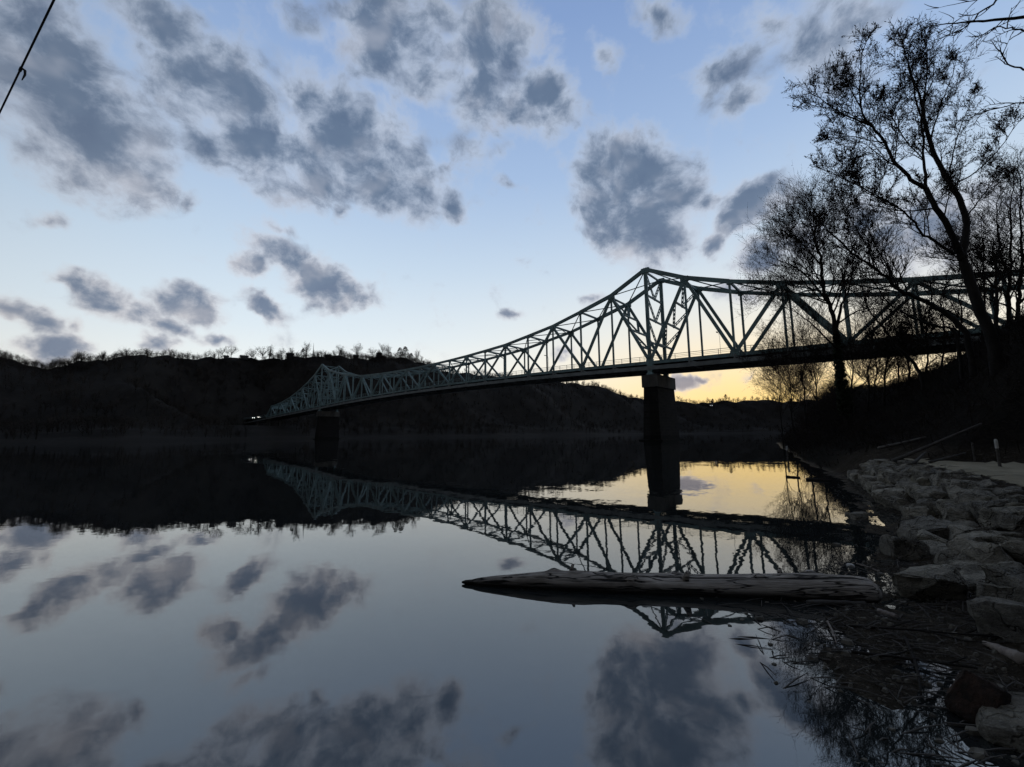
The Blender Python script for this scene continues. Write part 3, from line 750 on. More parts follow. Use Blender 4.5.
def house(x, wpx, hpx, label, v=RD-1, lit=False, gable=True):
    t_ = t_at_px(x, v); p = far_pt(t_, v); dist = Vector((p.x, p.y, 0)).length*math.cos(math.atan((x-512)/FPX))
    wd = wpx/FPX*dist; h = hpx/FPX*dist; dp = max(wd*.6, 5)
    c = empty('house', p-Vector((0, 0, 1))); tag(c, label, 'house', 'houses along the far ridge')
    a = Vector((-p.x, -p.y, 0)).normalized(); l = Vector((-a.y, a.x, 0))
    def P(u, d, z): return c.location+l*u+a*d+Vector((0, 0, z))
    he = 1+h*.62; hr = 1+h
    m = MB(); m.prism([P(-wd/2, -dp/2, 0), P(wd/2, -dp/2, 0), P(wd/2, dp/2, 0), P(-wd/2, dp/2, 0)], [P(-wd/2, -dp/2, he), P(wd/2, -dp/2, he), P(wd/2, dp/2, he), P(-wd/2, dp/2, he)])
    m.build('wall', M['house_wall'], c)
    m = MB(); e = .4
    m.prism([P(-wd/2-e, -dp/2-e, he+.02), P(-wd/2-e, dp/2+e, he+.02), P(-wd/2-e, 0, hr)], [P(wd/2+e, -dp/2-e, he+.02), P(wd/2+e, dp/2+e, he+.02), P(wd/2+e, 0, hr)])
    rf = m.build('roof', M['house_roof'], c)
    m = MB(); m.beam(P(wd*.25, 0, hr-.6), P(wd*.25, 0, hr+.7), .6, .6, up=U2); m.build('chimney', M['house_wall'], rf)
    for u in (-.28, .05, .3):
        m = MB(); m.beam(P(wd*u-.55, dp/2+.02, 1+(he-1)*.55), P(wd*u+.55, dp/2+.02, 1+(he-1)*.55), .1, min(1.4, (he-1)*.5)); m.build('window', M['lit_window'] if lit and u < .1 else M['glass'], c)
house(226, 4.2, 3.1, 'small dark house under bare trees at the left of the far ridge row')
house(244, 6.8, 3.7, 'widest dark house on the far ridge beside a round bare tree')
house(290, 6.8, 4.3, 'dark house on the far ridge just left of the pointed evergreen')
house(328, 6.0, 3.1, 'low dark house on the far ridge just right of the mast')
house(356, 5.1, 3.7, 'dark house on the far ridge below the tallest bare tree')
house(379, 5.1, 3.7, 'dark house on the far ridge left of the evergreen clump')
house(712, 5, 4.5, 'house with lit windows on the far hillside right of the pier', v=RD-30, lit=True)
t_ = t_at_px(313, RD-2); p = far_pt(t_, RD-2); m = MB(); hh = 14/FPX*Vector((p.x, p.y, 0)).length*.9
m.tube([p-Vector((0, 0, 1)), p+Vector((0, 0, hh*.4)), p+Vector((0, 0, hh))], [.55, .35, .06], 8)
mast = m.build('mast', M['house_roof'], origin=p); tag(mast, 'slim pointed mast standing among bare trees on the far ridge', 'mast')

# ------------------------------------------------------------------ near trees
class Tree:
    def __init__(s, seed, buds=.5, twig=1.0, sag=0.0): s.r = random.Random(seed); s.w = MB(); s.c = MB(); s.b = MB(); s.buds = buds; s.tw = twig; s.up = .25-sag
    def rv(s): return Vector((s.r.gauss(0, 1), s.r.gauss(0, 1), s.r.gauss(0, 1)))
    def limb(s, pts, r0, r1, spawn=(.15, 1.0), n=10, ln=2.2, depth=2, sides=8):
        """a traced limb: smoothed polyline, then side branches grow from it"""
        P = [Vector(p) for p in pts]; Q = []
        for i in range(len(P)-1):
            a = P[max(i-1, 0)]; b = P[i]; c = P[i+1]; d = P[min(i+2, len(P)-1)]
            for k in range(4):
                t = k/4; Q.append(.5*((2*b)+(c-a)*t+(2*a-5*b+4*c-d)*t*t+(3*b-a-3*c+d)*t**3))
        Q.append(P[-1]); m = len(Q); L = sum((Q[i+1]-Q[i]).length for i in range(m-1))
        for i in range(1, m-1): Q[i] = Q[i]+s.rv()*L*.0025
        rad = [.72*(r0+(r1-r0)*(i/(m-1))**.8) for i in range(m)]
        s.w.tube(Q, rad, sides)
        for j in range(n):
            k = spawn[0]+(spawn[1]-spawn[0])*(j+s.r.random())/n; f = k*(m-1); i = min(int(f), m-2); p = Q[i].lerp(Q[i+1], f-i)
            tan = (Q[i+1]-Q[i]).normalized(); s.branch(p, tan, ln*s.r.uniform(.55, 1.15)*(1.15-.5*k), max(rad[i]*.45, .012), depth)
        s.branch(Q[-1], (Q[-1]-Q[-2]).normalized(), ln*.45, r1, depth, spread=.25)
    def branch(s, p, tan, L, r, depth, spread=.9):
        side = s.rv(); side -= tan*side.dot(tan); side.normalize()
        d = (tan*(1-spread*.45)+side*spread*s.r.uniform(.5, 1.0)+Vector((0, 0, s.up))).normalized()
        n = 5 if depth else 3; pts = [Vector(p)]; q = Vector(p)
        for i in range(n):
            d = (d+s.rv()*.16+Vector((0, 0, s.up*.25))).normalized(); q = q+d*L/n; pts.append(q)
        r = max(min(r, L*.018+.004), .0065)
        rad = [r*(1-.6*i/n) for i in range(n+1)]
        (s.c).tube(pts, rad, 5 if depth > 1 else (4 if depth else 3), False)
        if depth:
            m = int((6 if depth > 1 else 8)*s.tw)
            for j in range(m):
                f = (.2+.8*(j+s.r.random())/m)*n; i = min(int(f), n-1); a = pts[i].lerp(pts[i+1], f-i)
                s.branch(a, (pts[i+1]-pts[i]).normalized(), L*s.r.uniform(.35, .75), rad[i]*.6, depth-1)
        if depth == 0 or depth == 1:
            for j in range(n*2):
                if s.r.random() < s.buds:
                    f = s.r.random()*n; i = min(int(f), n-1); a = pts[i].lerp(pts[i+1], f-i); e = (d+s.rv()*.6).normalized()*s.r.uniform(.04, .12)
                    w_ = e.orthogonal().normalized()*e.length*.15; w_.rotate(Matrix.Rotation(s.r.uniform(0, 6.28), 3, e))
                    nn = len(s.b.v); s.b.v += [a, a+e*.5+w_, a+e, a+e*.5-w_]; s.b.f.append((nn, nn+1, nn+2, nn+3))
    def build(s, loc, label, group, name='bare_tree'):
        o = empty(name, loc); tag(o, label, 'tree', group)
        s.w.build('trunk', M['bark'], o, smooth=True)
        c = s.c.build('crown', M['twig'], o)
        if s.b.f: s.b.build('leaves', M['bud'], c)
        return o
TG = 'bare trees on the near bank'
def px(pts, Y, wob=.0):
    return [at(x, y, Y+wob*math.sin(i*1.3)) for i, (x, y) in enumerate(pts)]
def rooted(pts, drop=1.0):
    """lengthen the first point down into the ground below it"""
    p = pts[0]; return [Vector((p.x, p.y, min(gz(p.x, p.y)-.25, p.z-.1)))]+pts
# the big forked tree above the hillside
YA = 16.0
T = Tree(21, buds=.5, twig=1.15)
tr = rooted(px([(992, 338), (981, 313), (967, 272), (962, 260)], YA))
T.limb(tr, .30, .21, (.9, 1), 1, 2.0, 2, 10)
def al(pts, y0, y1): return [at(x, y, y0+(y1-y0)*i/(len(pts)-1)) for i, (x, y) in enumerate(pts)]
T.limb(al([(962, 260), (956, 243), (945, 221), (936, 208), (926, 188)], YA, YA-.3), .17, .12, (.4, 1), 3, 1.56)
T.limb(al([(926, 188), (911, 179), (897, 164), (885, 143), (872, 126), (864, 117), (861, 104), (860, 80), (862, 52)], YA-.3, YA-2.0), .11, .02, (.15, 1), 15, 1.79)
T.limb(al([(872, 126), (848, 116), (830, 106), (818, 96)], YA-1.2, YA-1.8), .05, .015, (.1, 1), 10, 1.33)
T.limb(al([(862, 110), (852, 92), (842, 76)], YA-1.2, YA-1.0), .04, .012, (.1, 1), 7, 1.01)
T.limb(al([(926, 188), (924, 160), (922, 125), (915, 95), (908, 64)], YA-.3, YA+1.2), .085, .02, (.2, 1), 13, 1.56)
T.limb(al([(962, 258), (965, 240), (966, 218), (957, 195), (944, 175), (935, 155), (927, 131), (923, 110)], YA, YA+.6), .18, .09, (.45, 1), 9, 1.72)
T.limb(al([(923, 110), (919, 94), (912, 76), (906, 55), (902, 40)], YA+.6, YA+.2), .07, .016, (.1, 1), 13, 1.48)
T.limb(al([(923, 110), (925, 92), (927, 67), (925, 42)], YA+.6, YA+1.4), .07, .016, (.1, 1), 14, 1.48)
T.limb(al([(930, 140), (940, 110), (950, 80), (957, 60)], YA+.6, YA+2), .05, .014, (.15, 1), 11, 1.33)
T.limb(al([(954, 254), (935, 241), (921, 233), (913, 220), (897, 207), (879, 198), (862, 190)], YA, YA-2.4), .085, .018, (.15, 1), 12, 1.48)
T.limb(al([(897, 207), (870, 192), (846, 180), (828, 172)], YA-1.6, YA-2.6), .04, .012, (.1, 1), 11, 1.25)
T.limb(al([(936, 208), (905, 211), (880, 207), (850, 200)], YA-.2, YA+1.5), .05, .012, (.2, 1), 9, 1.33)
T.limb(al([(966, 218), (977, 203), (989, 188), (1000, 172)], YA+.2, YA+1.5), .05, .012, (.2, 1), 7, 1.17)
T.limb(al([(957, 182), (970, 176), (989, 160), (1006, 140), (1015, 125)], YA+.4, YA-.8), .05, .012, (.2, 1), 10, 1.25)
T.limb(al([(950, 172), (955, 145), (964, 118), (975, 98)], YA+.4, YA+1.8), .045, .012, (.2, 1), 10, 1.25)
T.limb(al([(885, 143), (868, 140), (848, 136), (830, 140)], YA-.9, YA+.2), .035, .012, (.2, 1), 9, 1.17)
T.limb(al([(924, 160), (905, 140), (893, 118), (884, 100)], YA-.2, YA-1.4), .035, .012, (.2, 1), 9, 1.17)
treeA = T.build(tr[0], 'tallest bare tree on the near bank, forking low, with a leafy nest in its crotch', TG)
# nest of leaves and sticks in the fork
m = MB(); nr = random.Random(4); c0 = at(949, 184, YA+.4)
for i in range(420):
    a = c0+Vector((nr.gauss(0, .19), nr.gauss(0, .19), nr.gauss(0, .34))); e = Vector((nr.gauss(0, 1), nr.gauss(0, 1), nr.gauss(0, 1))).normalized()*nr.uniform(.08, .24)
    m.tube([a-e, a+e], [.008, .005], 3, False)
tag(m.build('nest', M['bud'], origin=c0), 'dark ragged nest of sticks and leaves in the fork of the tallest tree', 'nest')
# leaning trees in front of the bridge
T = Tree(31, buds=.65, twig=1.1)
tr = rooted(px([(966, 333), (940, 311), (930, 303), (913, 297), (899, 289), (886, 277), (875, 268), (860, 259), (846, 247), (832, 233), (820, 222)], 19.0, .15))
T.limb(tr, .19, .035, (.35, 1), 22, 2.6, 2, 9)
T.limb(px([(875, 268), (866, 245), (852, 222), (845, 205), (838, 195)], 19.0), .05, .012, (.1, 1), 12, 2.0)
T.limb(px([(899, 289), (885, 262), (872, 240), (868, 225)], 19.4), .05, .012, (.2, 1), 9, 1.8)
T.build(tr[0], 'leaning bare tree arching left across the bridge truss from the hillside', TG)
T = Tree(33, buds=.45)
tr = rooted(px([(955, 334), (935, 326), (914, 318), (895, 308), (886, 300), (876, 285), (870, 262)], 20.5, .1))
T.limb(tr, .11, .02, (.3, 1), 12, 2.0)
T.build(tr[0], 'thin bare tree leaning low below the arching one on the hillside', TG)
T = Tree(35, buds=.35)
tr = rooted(px([(922, 378), (911, 360), (895, 345), (886, 331), (876, 319), (868, 308), (862, 285), (858, 262)], 24, .1))
T.limb(tr, .16, .02, (.35, 1), 14, 2.4)
T.build(tr[0], 'bare tree leaning left under the bridge deck from the bare slope edge', TG)
# ivy-clad tree with the round crown
YE = 31.
T = Tree(41, buds=.75, twig=1.25)
tr = rooted(px([(846, 410), (840, 375), (836, 330), (829, 304), (824, 290), (821, 262), (817, 247)], YE))
T.limb(tr, .32, .12, (.5, 1), 14, 4.0, 2, 10)
T.limb(al([(817, 247), (812, 228), (806, 210)], YE, YE+.5), .12, .03, (.1, 1), 16, 3.4)
T.limb(al([(829, 304), (812, 282), (797, 268), (782, 262)], YE, YE-2), .13, .025, (.2, 1), 18, 3.6)
T.limb(al([(821, 265), (806, 248), (794, 236), (786, 228)], YE, YE-1), .10, .025, (.1, 1), 18, 3.2)
T.limb(al([(836, 330), (842, 305), (849, 288), (853, 262), (850, 235)], YE, YE+1.5), .17, .03, (.3, 1), 16, 3.4)
T.limb(al([(838, 350), (818, 330), (800, 315), (782, 306)], YE, YE-2), .10, .02, (.2, 1), 14, 3.2)
T.limb(al([(836, 325), (855, 312), (872, 305), (885, 285)], YE, YE+1), .10, .02, (.2, 1), 12, 3.0)
T.limb(al([(829, 304), (806, 296), (785, 290), (768, 288)], YE, YE-1.5), .09, .02, (.15, 1), 16, 3.2)
T.limb(al([(826, 297), (815, 272), (800, 250), (792, 240)], YE, YE+1.5), .09, .02, (.15, 1), 16, 3.2)
T.limb(al([(817, 250), (828, 232), (836, 218)], YE, YE+1), .08, .02, (.15, 1), 14, 3.0)
te = T.build(tr[0], 'tree with ivy on its lower trunk and a round twiggy crown past the deck', TG)
iv = MB(); ir = random.Random(8)
for i in range(2600):
    k = ir.random()**1.2; y = 412-k*80; x = np.interp(y, [290, 304, 330, 375, 410], [824, 829, 836, 840, 846]); c = at(x, y, YE); rad = (.5-.3*k)*math.sqrt(ir.random())
    an = ir.uniform(0, 6.28); c = c+Vector((math.cos(an)*rad, math.sin(an)*rad, ir.gauss(0, .2))); e = Vector((ir.gauss(0, 1), ir.gauss(0, 1), ir.gauss(0, 1))).normalized()*ir.uniform(.08, .17); w_ = e.orthogonal()*.8
    iv.tri(c-e, c+e*.4+w_, c+e*.4-w_)
iv.build('ivy', M['ivy'], te)
# shrubby trees at the water's edge and thin trunks behind
for i, (x, yb, yt, Y, rr_, ln, lab, bd) in enumerate((
        (793, 425, 352, 42, .10, 4.2, 'bare spreading tree at the water edge, leftmost on the near bank', .5),
        (806, 420, 335, 40, .12, 4.2, 'bare many-twigged tree just left of the ivy-trunked tree', .55),
        (782, 430, 372, 45, .09, 4.0, 'low bare shrub tree overhanging the water at the bank bend', .5),
        (818, 414, 332, 37, .10, 4.2, 'bare bushy tree close to the left side of the ivy trunk', .55),
        (852, 408, 318, 35, .11, 4.0, 'bare bushy tree close to the right side of the ivy trunk', .5),
        (874, 400, 312, 36, .10, 3.8, 'bare wide tree behind the slim trunks right of the ivy trunk', .5),
        (868, 405, 335, 32, .11, 2.8, 'slim bare tree just right of the ivy-trunked tree', .3),
        (884, 397, 325, 30, .12, 2.6, 'straight slim tree between the ivy-trunked tree and the slope', .3),
        (898, 388, 330, 29, .08, 2.2, 'thinnest sapling standing right where the slope meets the sunset', .3),
        (996, 332, 200, 21, .13, 2.6, 'bare tree just right of the tallest tree, twisting upward', .25),
        (1008, 330, 185, 23, .15, 2.8, 'bare curved tree near the right edge behind the tallest tree', .25),
        (1018, 330, 165, 25, .16, 3.0, 'bare tree of the thicket close to the right picture edge on the crest', .2),
        (1036, 325, 150, 22, .15, 3.0, 'bare tree beyond the right end of the crest thicket', .2),
        (942, 372, 285, 26, .09, 2.4, 'bare sapling with tangled twigs under the arching leaning tree', .4),
        (926, 380, 292, 28, .09, 2.6, 'bare sapling crossing the deck just left of the arching tree base', .4),
        (958, 362, 262, 27, .10, 2.6, 'bare slender tree between the arching tree and the tallest tree', .35),
        (908, 386, 300, 33, .10, 2.8, 'bare bushy tree seen through the truss above the slope edge', .4),
        (982, 335, 225, 27, .11, 2.6, 'thin bare tree standing behind the tallest tree trunk', .25))):
    T = Tree(60+i, buds=bd, twig=1.0); r2 = random.Random(90+i); n = 6
    pts = [at(x+r2.uniform(-5, 5)*(k/n)+(-6 if x < 820 else 3)*(k/n), yb+(yt-yb)*k/n, Y) for k in range(n+1)]
    tr = rooted(pts); T.limb(tr, rr_*1.2, .025, (.25, 1), 16 if x < 820 else 14, ln)
    for q in range(3 if x > 820 else 4):
        k = r2.uniform(.1, .6); i0 = int(k*n); p0 = pts[i0]; sd = r2.choice((-1, 1)) if x > 820 else r2.choice((-1, -1, 1)); L = ln*r2.uniform(.7, 1.1)
        T.limb([p0, p0+Vector((sd*L*.35, r2.uniform(-.4, .4)*L, L*.45)), p0+Vector((sd*L*.6, r2.uniform(-.6, .6)*L, L*1.0))], rr_*.5, .012, (.2, 1), 8, ln*.7)
    T.build(tr[0], lab, TG)
# the tree at the right edge whose branches hang into the top corner
T = Tree(77, buds=.0, twig=.7, sag=.2)
b0 = hit(1046, 478); tr = [b0-Vector((0, 0, .3)), b0+Vector((.1, .05, 1.2)), b0+Vector((.7, .1, 3.4)), b0+Vector((1.6, 0, 6.0)), b0+Vector((2.2, -.3, 8.6)), b0+Vector((2.4, -.5, 11))]
T.limb(tr, .24, .07, (.7, 1), 5, 1.6, 1, 10)
T.limb([tr[4], at(1060, 8, 8.0), at(1024, 17, 8.2), at(985, 21, 8.3), at(955, 23, 8.5), at(925, 27, 8.7)], .085, .008, (.5, 1), 4, .7, 1)
T.limb([tr[4], at(1040, -60, 7.8), at(1005, -8, 7.6), at(982, 12, 7.6), at(965, 28, 7.6), at(945, 38, 7.7)], .05, .005, (.6, 1), 6, .7, 1)
T.limb([at(1005, -8, 7.6), at(985, -2, 7.7), at(960, 3, 7.8), at(938, 8, 7.9)], .02, .004, (.3, 1), 3, .5, 0)
T.limb([at(1003, -6, 7.8), at(985, 12, 7.9), at(970, 23, 8), at(952, 45, 8.1)], .018, .004, (.3, 1), 3, .5, 0)
T.limb([tr[3], at(1050, 50, 7.5), at(1024, 31, 7.6), at(1010, 29, 7.6), at(995, 26, 7.6), at(986, 37, 7.6)], .04, .005, (.5, 1), 5, .6, 1)
T.limb([tr[3], at(1050, 85, 8), at(1024, 70, 8), at(1008, 64, 8), at(1003, 52, 8), at(1010, 38, 8)], .04, .005, (.55, 1), 5, .6, 1)
T.limb([tr[3], at(1055, 110, 8.5), at(1024, 103, 8.6), at(995, 108, 8.6), at(978, 110, 8.6)], .035, .005, (.5, 1), 5, .6, 1)
T.build(b0, 'dark tree at the right path edge, bare branches hanging into the top corner', TG)

# ------------------------------------------------------------------ hillside brush
m = MB(); br = random.Random(3)
for i in range(5200):
    x = br.uniform(11, 60); y = br.uniform(3, 62)
    if br.random() < .45: x = br.uniform(11, 28); y = br.uniform(4, 28)
    if float(signed(TOE, np.array([x]), np.array([y]))[0]) < .25: continue
    p = Vector((x, y, gz(x, y)-.05)); L = br.uniform(.25, 1.0); q = p+Vector((br.gauss(0, .5), br.gauss(0, .5), br.uniform(.25, 1)))*L
    m.tube([p, p.lerp(q, .5)+Vector((0, 0, .12*L)), q], [.012, .009, .003], 3, False)
    for k in range(2):
        a = p.lerp(q, br.uniform(.3, .9)); m.tube([a, a+Vector((br.gauss(0, .5), br.gauss(0, .5), br.uniform(0, .8)))*L*.6], [.006, .003], 3, False)
tag(m.build('brush', M['twig']), 'low bare brush and brambles over the dark hillside', 'brush', kind='stuff')

m = MB(); br = random.Random(13)
TX = np.array([br.uniform(11, 62) for _ in range(26000)]); TY = np.array([br.uniform(11, 72) for _ in range(26000)])
TQ = signed(TOE, TX, TY); TZ = ground_z(TX, TY); ok = (TQ > np.where(TY > 26, -9., np.where(TY > 19, -3.2, -1.2))) & (signed(SHORE, TX, TY) > .03) & (TQ < 16) & ((TX > 17) | (TY > 19)); cnt = 0
for x, y, z, q in zip(TX[ok], TY[ok], TZ[ok], TQ[ok]):
    if cnt > 6500: break
    cnt += 1; far = y > 27
    p = Vector((x, y, z-.1)); L = br.uniform(.5, 1.2)*(.5 if q < .3 else 1)*(2.5 if far and q < 9 and x < y*.84 else .6)
    e = p+Vector((br.gauss(0, .35), br.gauss(0, .35), 1))*L; mid = p.lerp(e, .5)+Vector((br.gauss(0, .1), br.gauss(0, .1), 0))*L
    m.tube([p, mid, e], [.016, .013, .004], 3, False)
    for k in range(5):
        a = p.lerp(e, br.uniform(.25, 1)); m.tube([a, a+Vector((br.gauss(0, .6), br.gauss(0, .6), br.uniform(-.1, .8)))*L*.55], [.011, .004], 3, False)
tag(m.build('thicket', M['twig']), 'tangled dark thicket of bare shoots covering the near bank', 'thicket', kind='stuff')

# ------------------------------------------------------------------ riprap boulders
def rock_mesh(seed, flat=.7):
    rr = random.Random(seed); bm = bmesh.new()
    for i in range(17):
        v = Vector((rr.uniform(-1, 1), rr.uniform(-1, 1), rr.uniform(-1, 1)))
        v = Vector([math.copysign(abs(c)**.5, c) for c in v]); v = v*(1/max(v.length, .8))
        bm.verts.new((v.x*.56, v.y*.5, v.z*.5*flat))
    r = bmesh.ops.convex_hull(bm, input=bm.verts[:])
    bmesh.ops.delete(bm, geom=list({g for g in r['geom_interior']+r['geom_unused'] if isinstance(g, bmesh.types.BMVert)}), context='VERTS')
    bmesh.ops.dissolve_limit(bm, angle_limit=R(14), verts=bm.verts[:], edges=bm.edges[:])
    bmesh.ops.bevel(bm, geom=bm.edges[:], offset=.034, segments=2, affect='EDGES', clamp_overlap=True)
    bmesh.ops.triangulate(bm, faces=bm.faces[:])
    bmesh.ops.subdivide_edges(bm, edges=[e for e in bm.edges if e.calc_length() > .16], cuts=2, use_grid_fill=True)
    bmesh.ops.triangulate(bm, faces=bm.faces[:])
    bmesh.ops.subdivide_edges(bm, edges=[e for e in bm.edges if e.calc_length() > .09], cuts=1)
    bmesh.ops.recalc_face_normals(bm, faces=bm.faces[:])
    for v in bm.verts:
        n = mnoise.fractal(v.co*3.2+Vector((seed, 0, 0)), 1., 2., 4); l = abs(mnoise.noise(Vector((v.co.x*.8, v.co.y*.8, v.co.z*9+seed))))
        v.co += v.normal*(n*.065-l*.03)
    me = bpy.data.meshes.new('boulder'); bm.to_mesh(me); bm.free()
    me.polygons.foreach_set('use_smooth', [True]*len(me.polygons)); me.materials.append(M['rock']); me.update(); me.set_sharp_from_angle(angle=R(40))
    return me
ROCKS = [rock_mesh(100+i, random.Random(i).uniform(.62, 1.0)) for i in range(11)]
RG = 'riprap boulders along the path edge'
def boulder(p, s, rot, me=None, label=None, tilt=.2, scl=(1, 1, 1)):
    o = bpy.data.objects.new('boulder', me or random.choice(ROCKS)); COL.objects.link(o); o.location = p
    o.rotation_euler = (random.uniform(-tilt, tilt), random.uniform(-tilt, tilt), rot); o.scale = (s*scl[0], s*scl[1], s*scl[2])
    tag(o, label or 'grey angular boulder packed in the riprap wall below the path', 'boulder', RG if not label else None); return o
rk = random.Random(12); placed = []
def along(L):
    """walk the wall foot from the near right corner upriver"""
    pts = [(3.6, -1.0), (4.0, 2.2), (4.3, 3.4), (6.2, 6.1), (8.6, 9.1), (12.6, 14.9), (13.4, 16.2)]
    for a, b in zip(pts[:-1], pts[1:]):
        d = math.dist(a, b)
        if L <= d: return (a[0]+(b[0]-a[0])*L/d, a[1]+(b[1]-a[1])*L/d), ((b[0]-a[0])/d, (b[1]-a[1])/d)
        L -= d
    return None, None
for row in range(4):
    L = 1.2+rk.uniform(0, .5)
    while True:
        c, d = along(L)
        if c is None: break
        far = c[1] > 16
        s = rk.uniform(.5, .92)*(1.0, .95, .85, .62)[row]
        if row == 0 and rk.random() < .3: s *= .55
        L += s*.74
        if far and row > 2: continue
        nrm = (d[1], -d[0]); o = .12+row*.37+rk.uniform(-.1, .1)
        if row == 0 and 3.2 < c[1] < 4.6: continue
        x, y = c[0]+nrm[0]*o, c[1]+nrm[1]*o; z = gz(x, y)
        boulder((x, y, z+s*(.04, .02, -.06, -.22)[row]), s, rk.uniform(0, 6.28) if rk.random() < .5 else math.atan2(d[1], d[0])+rk.uniform(-.4, .4), tilt=.3)
p = hit(950, 603); boulder(p+Vector((.05, .22, .12)), .80, R(20), ROCKS[2], 'large flat-topped slab boulder at the foot of the wall, overhanging the mud', .06, (1.15, .8, .72))
p = hit(985, 575); boulder(p+Vector((.1, .1, .1)), .75, R(60), ROCKS[5], 'squat boulder stacked right behind the flat-topped slab', .1)
p = hit(905, 560); boulder(p+Vector((.1, .1, .1)), .62, R(80), ROCKS[7], 'upright blocky boulder at the wall foot behind the log end', .1, (.8, 1, 1.3))
p = hit(857, 522); boulder(p+Vector((.1, .1, .08)), .42, R(10), ROCKS[3], 'small rounded pale boulder alone at the water edge', .1)
p = hit(1012, 645); boulder(p+Vector((.25, .1, .12)), .7, R(120), ROCKS[4], 'boulder at the right edge behind the split pale stick', .2)
p = hit(1010, 735); boulder(p+Vector((.1, 0, .0)), .55, R(40), ROCKS[8], 'wet boulder in the bottom right corner beside the rotten reddish chunk', .2)
p = hit(851, 569)
boulder(p+Vector((0, 0, .03)), .11, 0, ROCKS[9], 'white rounded cobble on the mud behind the big log', .1, (1, 1, 1.1)).data = (lambda me: (me.materials.clear(), me.materials.append(M['white_paint']), me)[2])(ROCKS[9].copy())

# ------------------------------------------------------------------ shore litter
m = MB(); lr_ = random.Random(9); st = MB()
pc = 0
for i in range(11000):
    x = lr_.uniform(1.9, 12.5); y = lr_.uniform(1.2, 14) if lr_.random() < .5 else lr_.uniform(1.8, 6)
    d = float(signed(SHORE, np.array([x]), np.array([y]))[0])
    if d < -1.1 or d > 2.2: continue
    if d < 0 and lr_.random() < .35-d*.6: continue
    z = max(gz(x, y), -.012); p = Vector((x, y, z)); s = lr_.uniform(.012, .045)*(2.2 if lr_.random() < .06 else 1)
    if lr_.random() < .55:                                               # stone chips
        a = lr_.uniform(0, 6.28); s *= .8; b = [p+Vector((math.cos(a+k*1.05)*s*lr_.uniform(.6, 1.25), math.sin(a+k*1.05)*s*lr_.uniform(.5, .9), -.01)) for k in range(6)]
        t2 = [q.lerp(p, lr_.uniform(.25, .6))+Vector((0, 0, .01+s*lr_.uniform(.35, .6))) for q in b]; m.prism(b, t2)
    else:                                                                # twigs and reeds
        a = lr_.uniform(0, 6.28) if lr_.random() < .4 else lr_.gauss(-.3, .5); L = lr_.uniform(.06, .38); q = p+Vector((math.cos(a)*L, math.sin(a)*L, lr_.uniform(0, .05)))
        st.tube([p+Vector((0, 0, .006)), p.lerp(q, .5)+Vector((0, 0, .015)), q+Vector((0, 0, .006))], [.004, .005, .002], 4, False)
tag(m.build('stone_chips', M['chip']), 'small stones and chips scattered over the muddy shore', 'gravel', kind='stuff')
tag(st.build('twig_litter', M['grey_wood']), 'washed-up twigs and reeds strewn over the muddy shore', 'litter', kind='stuff')
# the drift log
def log_mesh(L, prof, seed, sides=26, rings=110, bend=.03):
    me = bpy.data.meshes.new('log'); v = []; f = []
    for i in range(rings+1):
        k = i/rings; x = L*k; r = float(np.interp(x, [p[0] for p in prof], [p[1] for p in prof])); cy = bend*math.sin(k*3.1)*L*.3; cz = .015*math.sin(k*9)
        for j in range(sides):
            a = 2*math.pi*j/sides; n = mnoise.fractal(Vector((x*1.2, math.cos(a)*.9, math.sin(a)*.9+seed)), 1, 2, 4)*.12+mnoise.noise(Vector((x*.5, math.cos(a)*3.2, math.sin(a)*3.2+seed)))*.09+sum(.32*math.exp(-((x-kx)/.07)**2-((a-ka)/.32)**2) for kx, ka in ((1.15, 1.2), (2.05, 2.2), (2.62, .9), (3.5, 1.9), (4.1, 1.1)))
            rr = r*(1+n)*.94; v.append((x, cy+math.cos(a)*rr, cz+math.sin(a)*rr))
    for i in range(rings):
        for j in range(sides):
            j2 = (j+1) % sides; f.append((i*sides+j, i*sides+j2, (i+1)*sides+j2, (i+1)*sides+j))
    f.append(tuple(range(sides-1, -1, -1))); f.append(tuple(range(rings*sides, (rings+1)*sides)))
    me.from_pydata(v, [], f); me.update(); me.polygons.foreach_set('use_smooth', [True]*(len(f)-2)+[False]*2); return me
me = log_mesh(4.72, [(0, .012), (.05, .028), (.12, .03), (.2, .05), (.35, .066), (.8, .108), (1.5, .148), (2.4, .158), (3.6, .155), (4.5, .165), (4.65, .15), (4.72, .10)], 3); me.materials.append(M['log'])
lg = bpy.data.objects.new('drift_log', me); COL.objects.link(lg); a = at(462, 583, 5.3); b = at(874, 594, 4.72)
lg.location = (a.x, a.y, .022); lg.rotation_euler = (0, R(-.75), math.atan2(b.y-a.y, b.x-a.x))
tag(lg, 'long weathered drift log floating in the shallows, tapering to a point', 'log')
for x_, an_, l_, r_ in ((1.35, 62, .13, .022), (2.7, 100, .07, .03), (3.75, 70, .10, .024)):   # broken branch stubs
    a_ = R(an_); m = MB(); rr_ = float(np.interp(x_, [.8, 1.5, 2.4, 4.5], [.10, .14, .15, .155]))*.85
    d_ = Vector((.35, math.cos(a_), math.sin(a_))).normalized(); q_ = Vector((x_, math.cos(a_)*rr_, math.sin(a_)*rr_))
    m.tube([q_-d_*.04, q_+d_*l_*.5, q_+d_*l_], [r_*1.5, r_, r_*.75], 8)
    m.build('branch_stub', M['log'], lg, origin=(0, 0, 0), smooth=True)
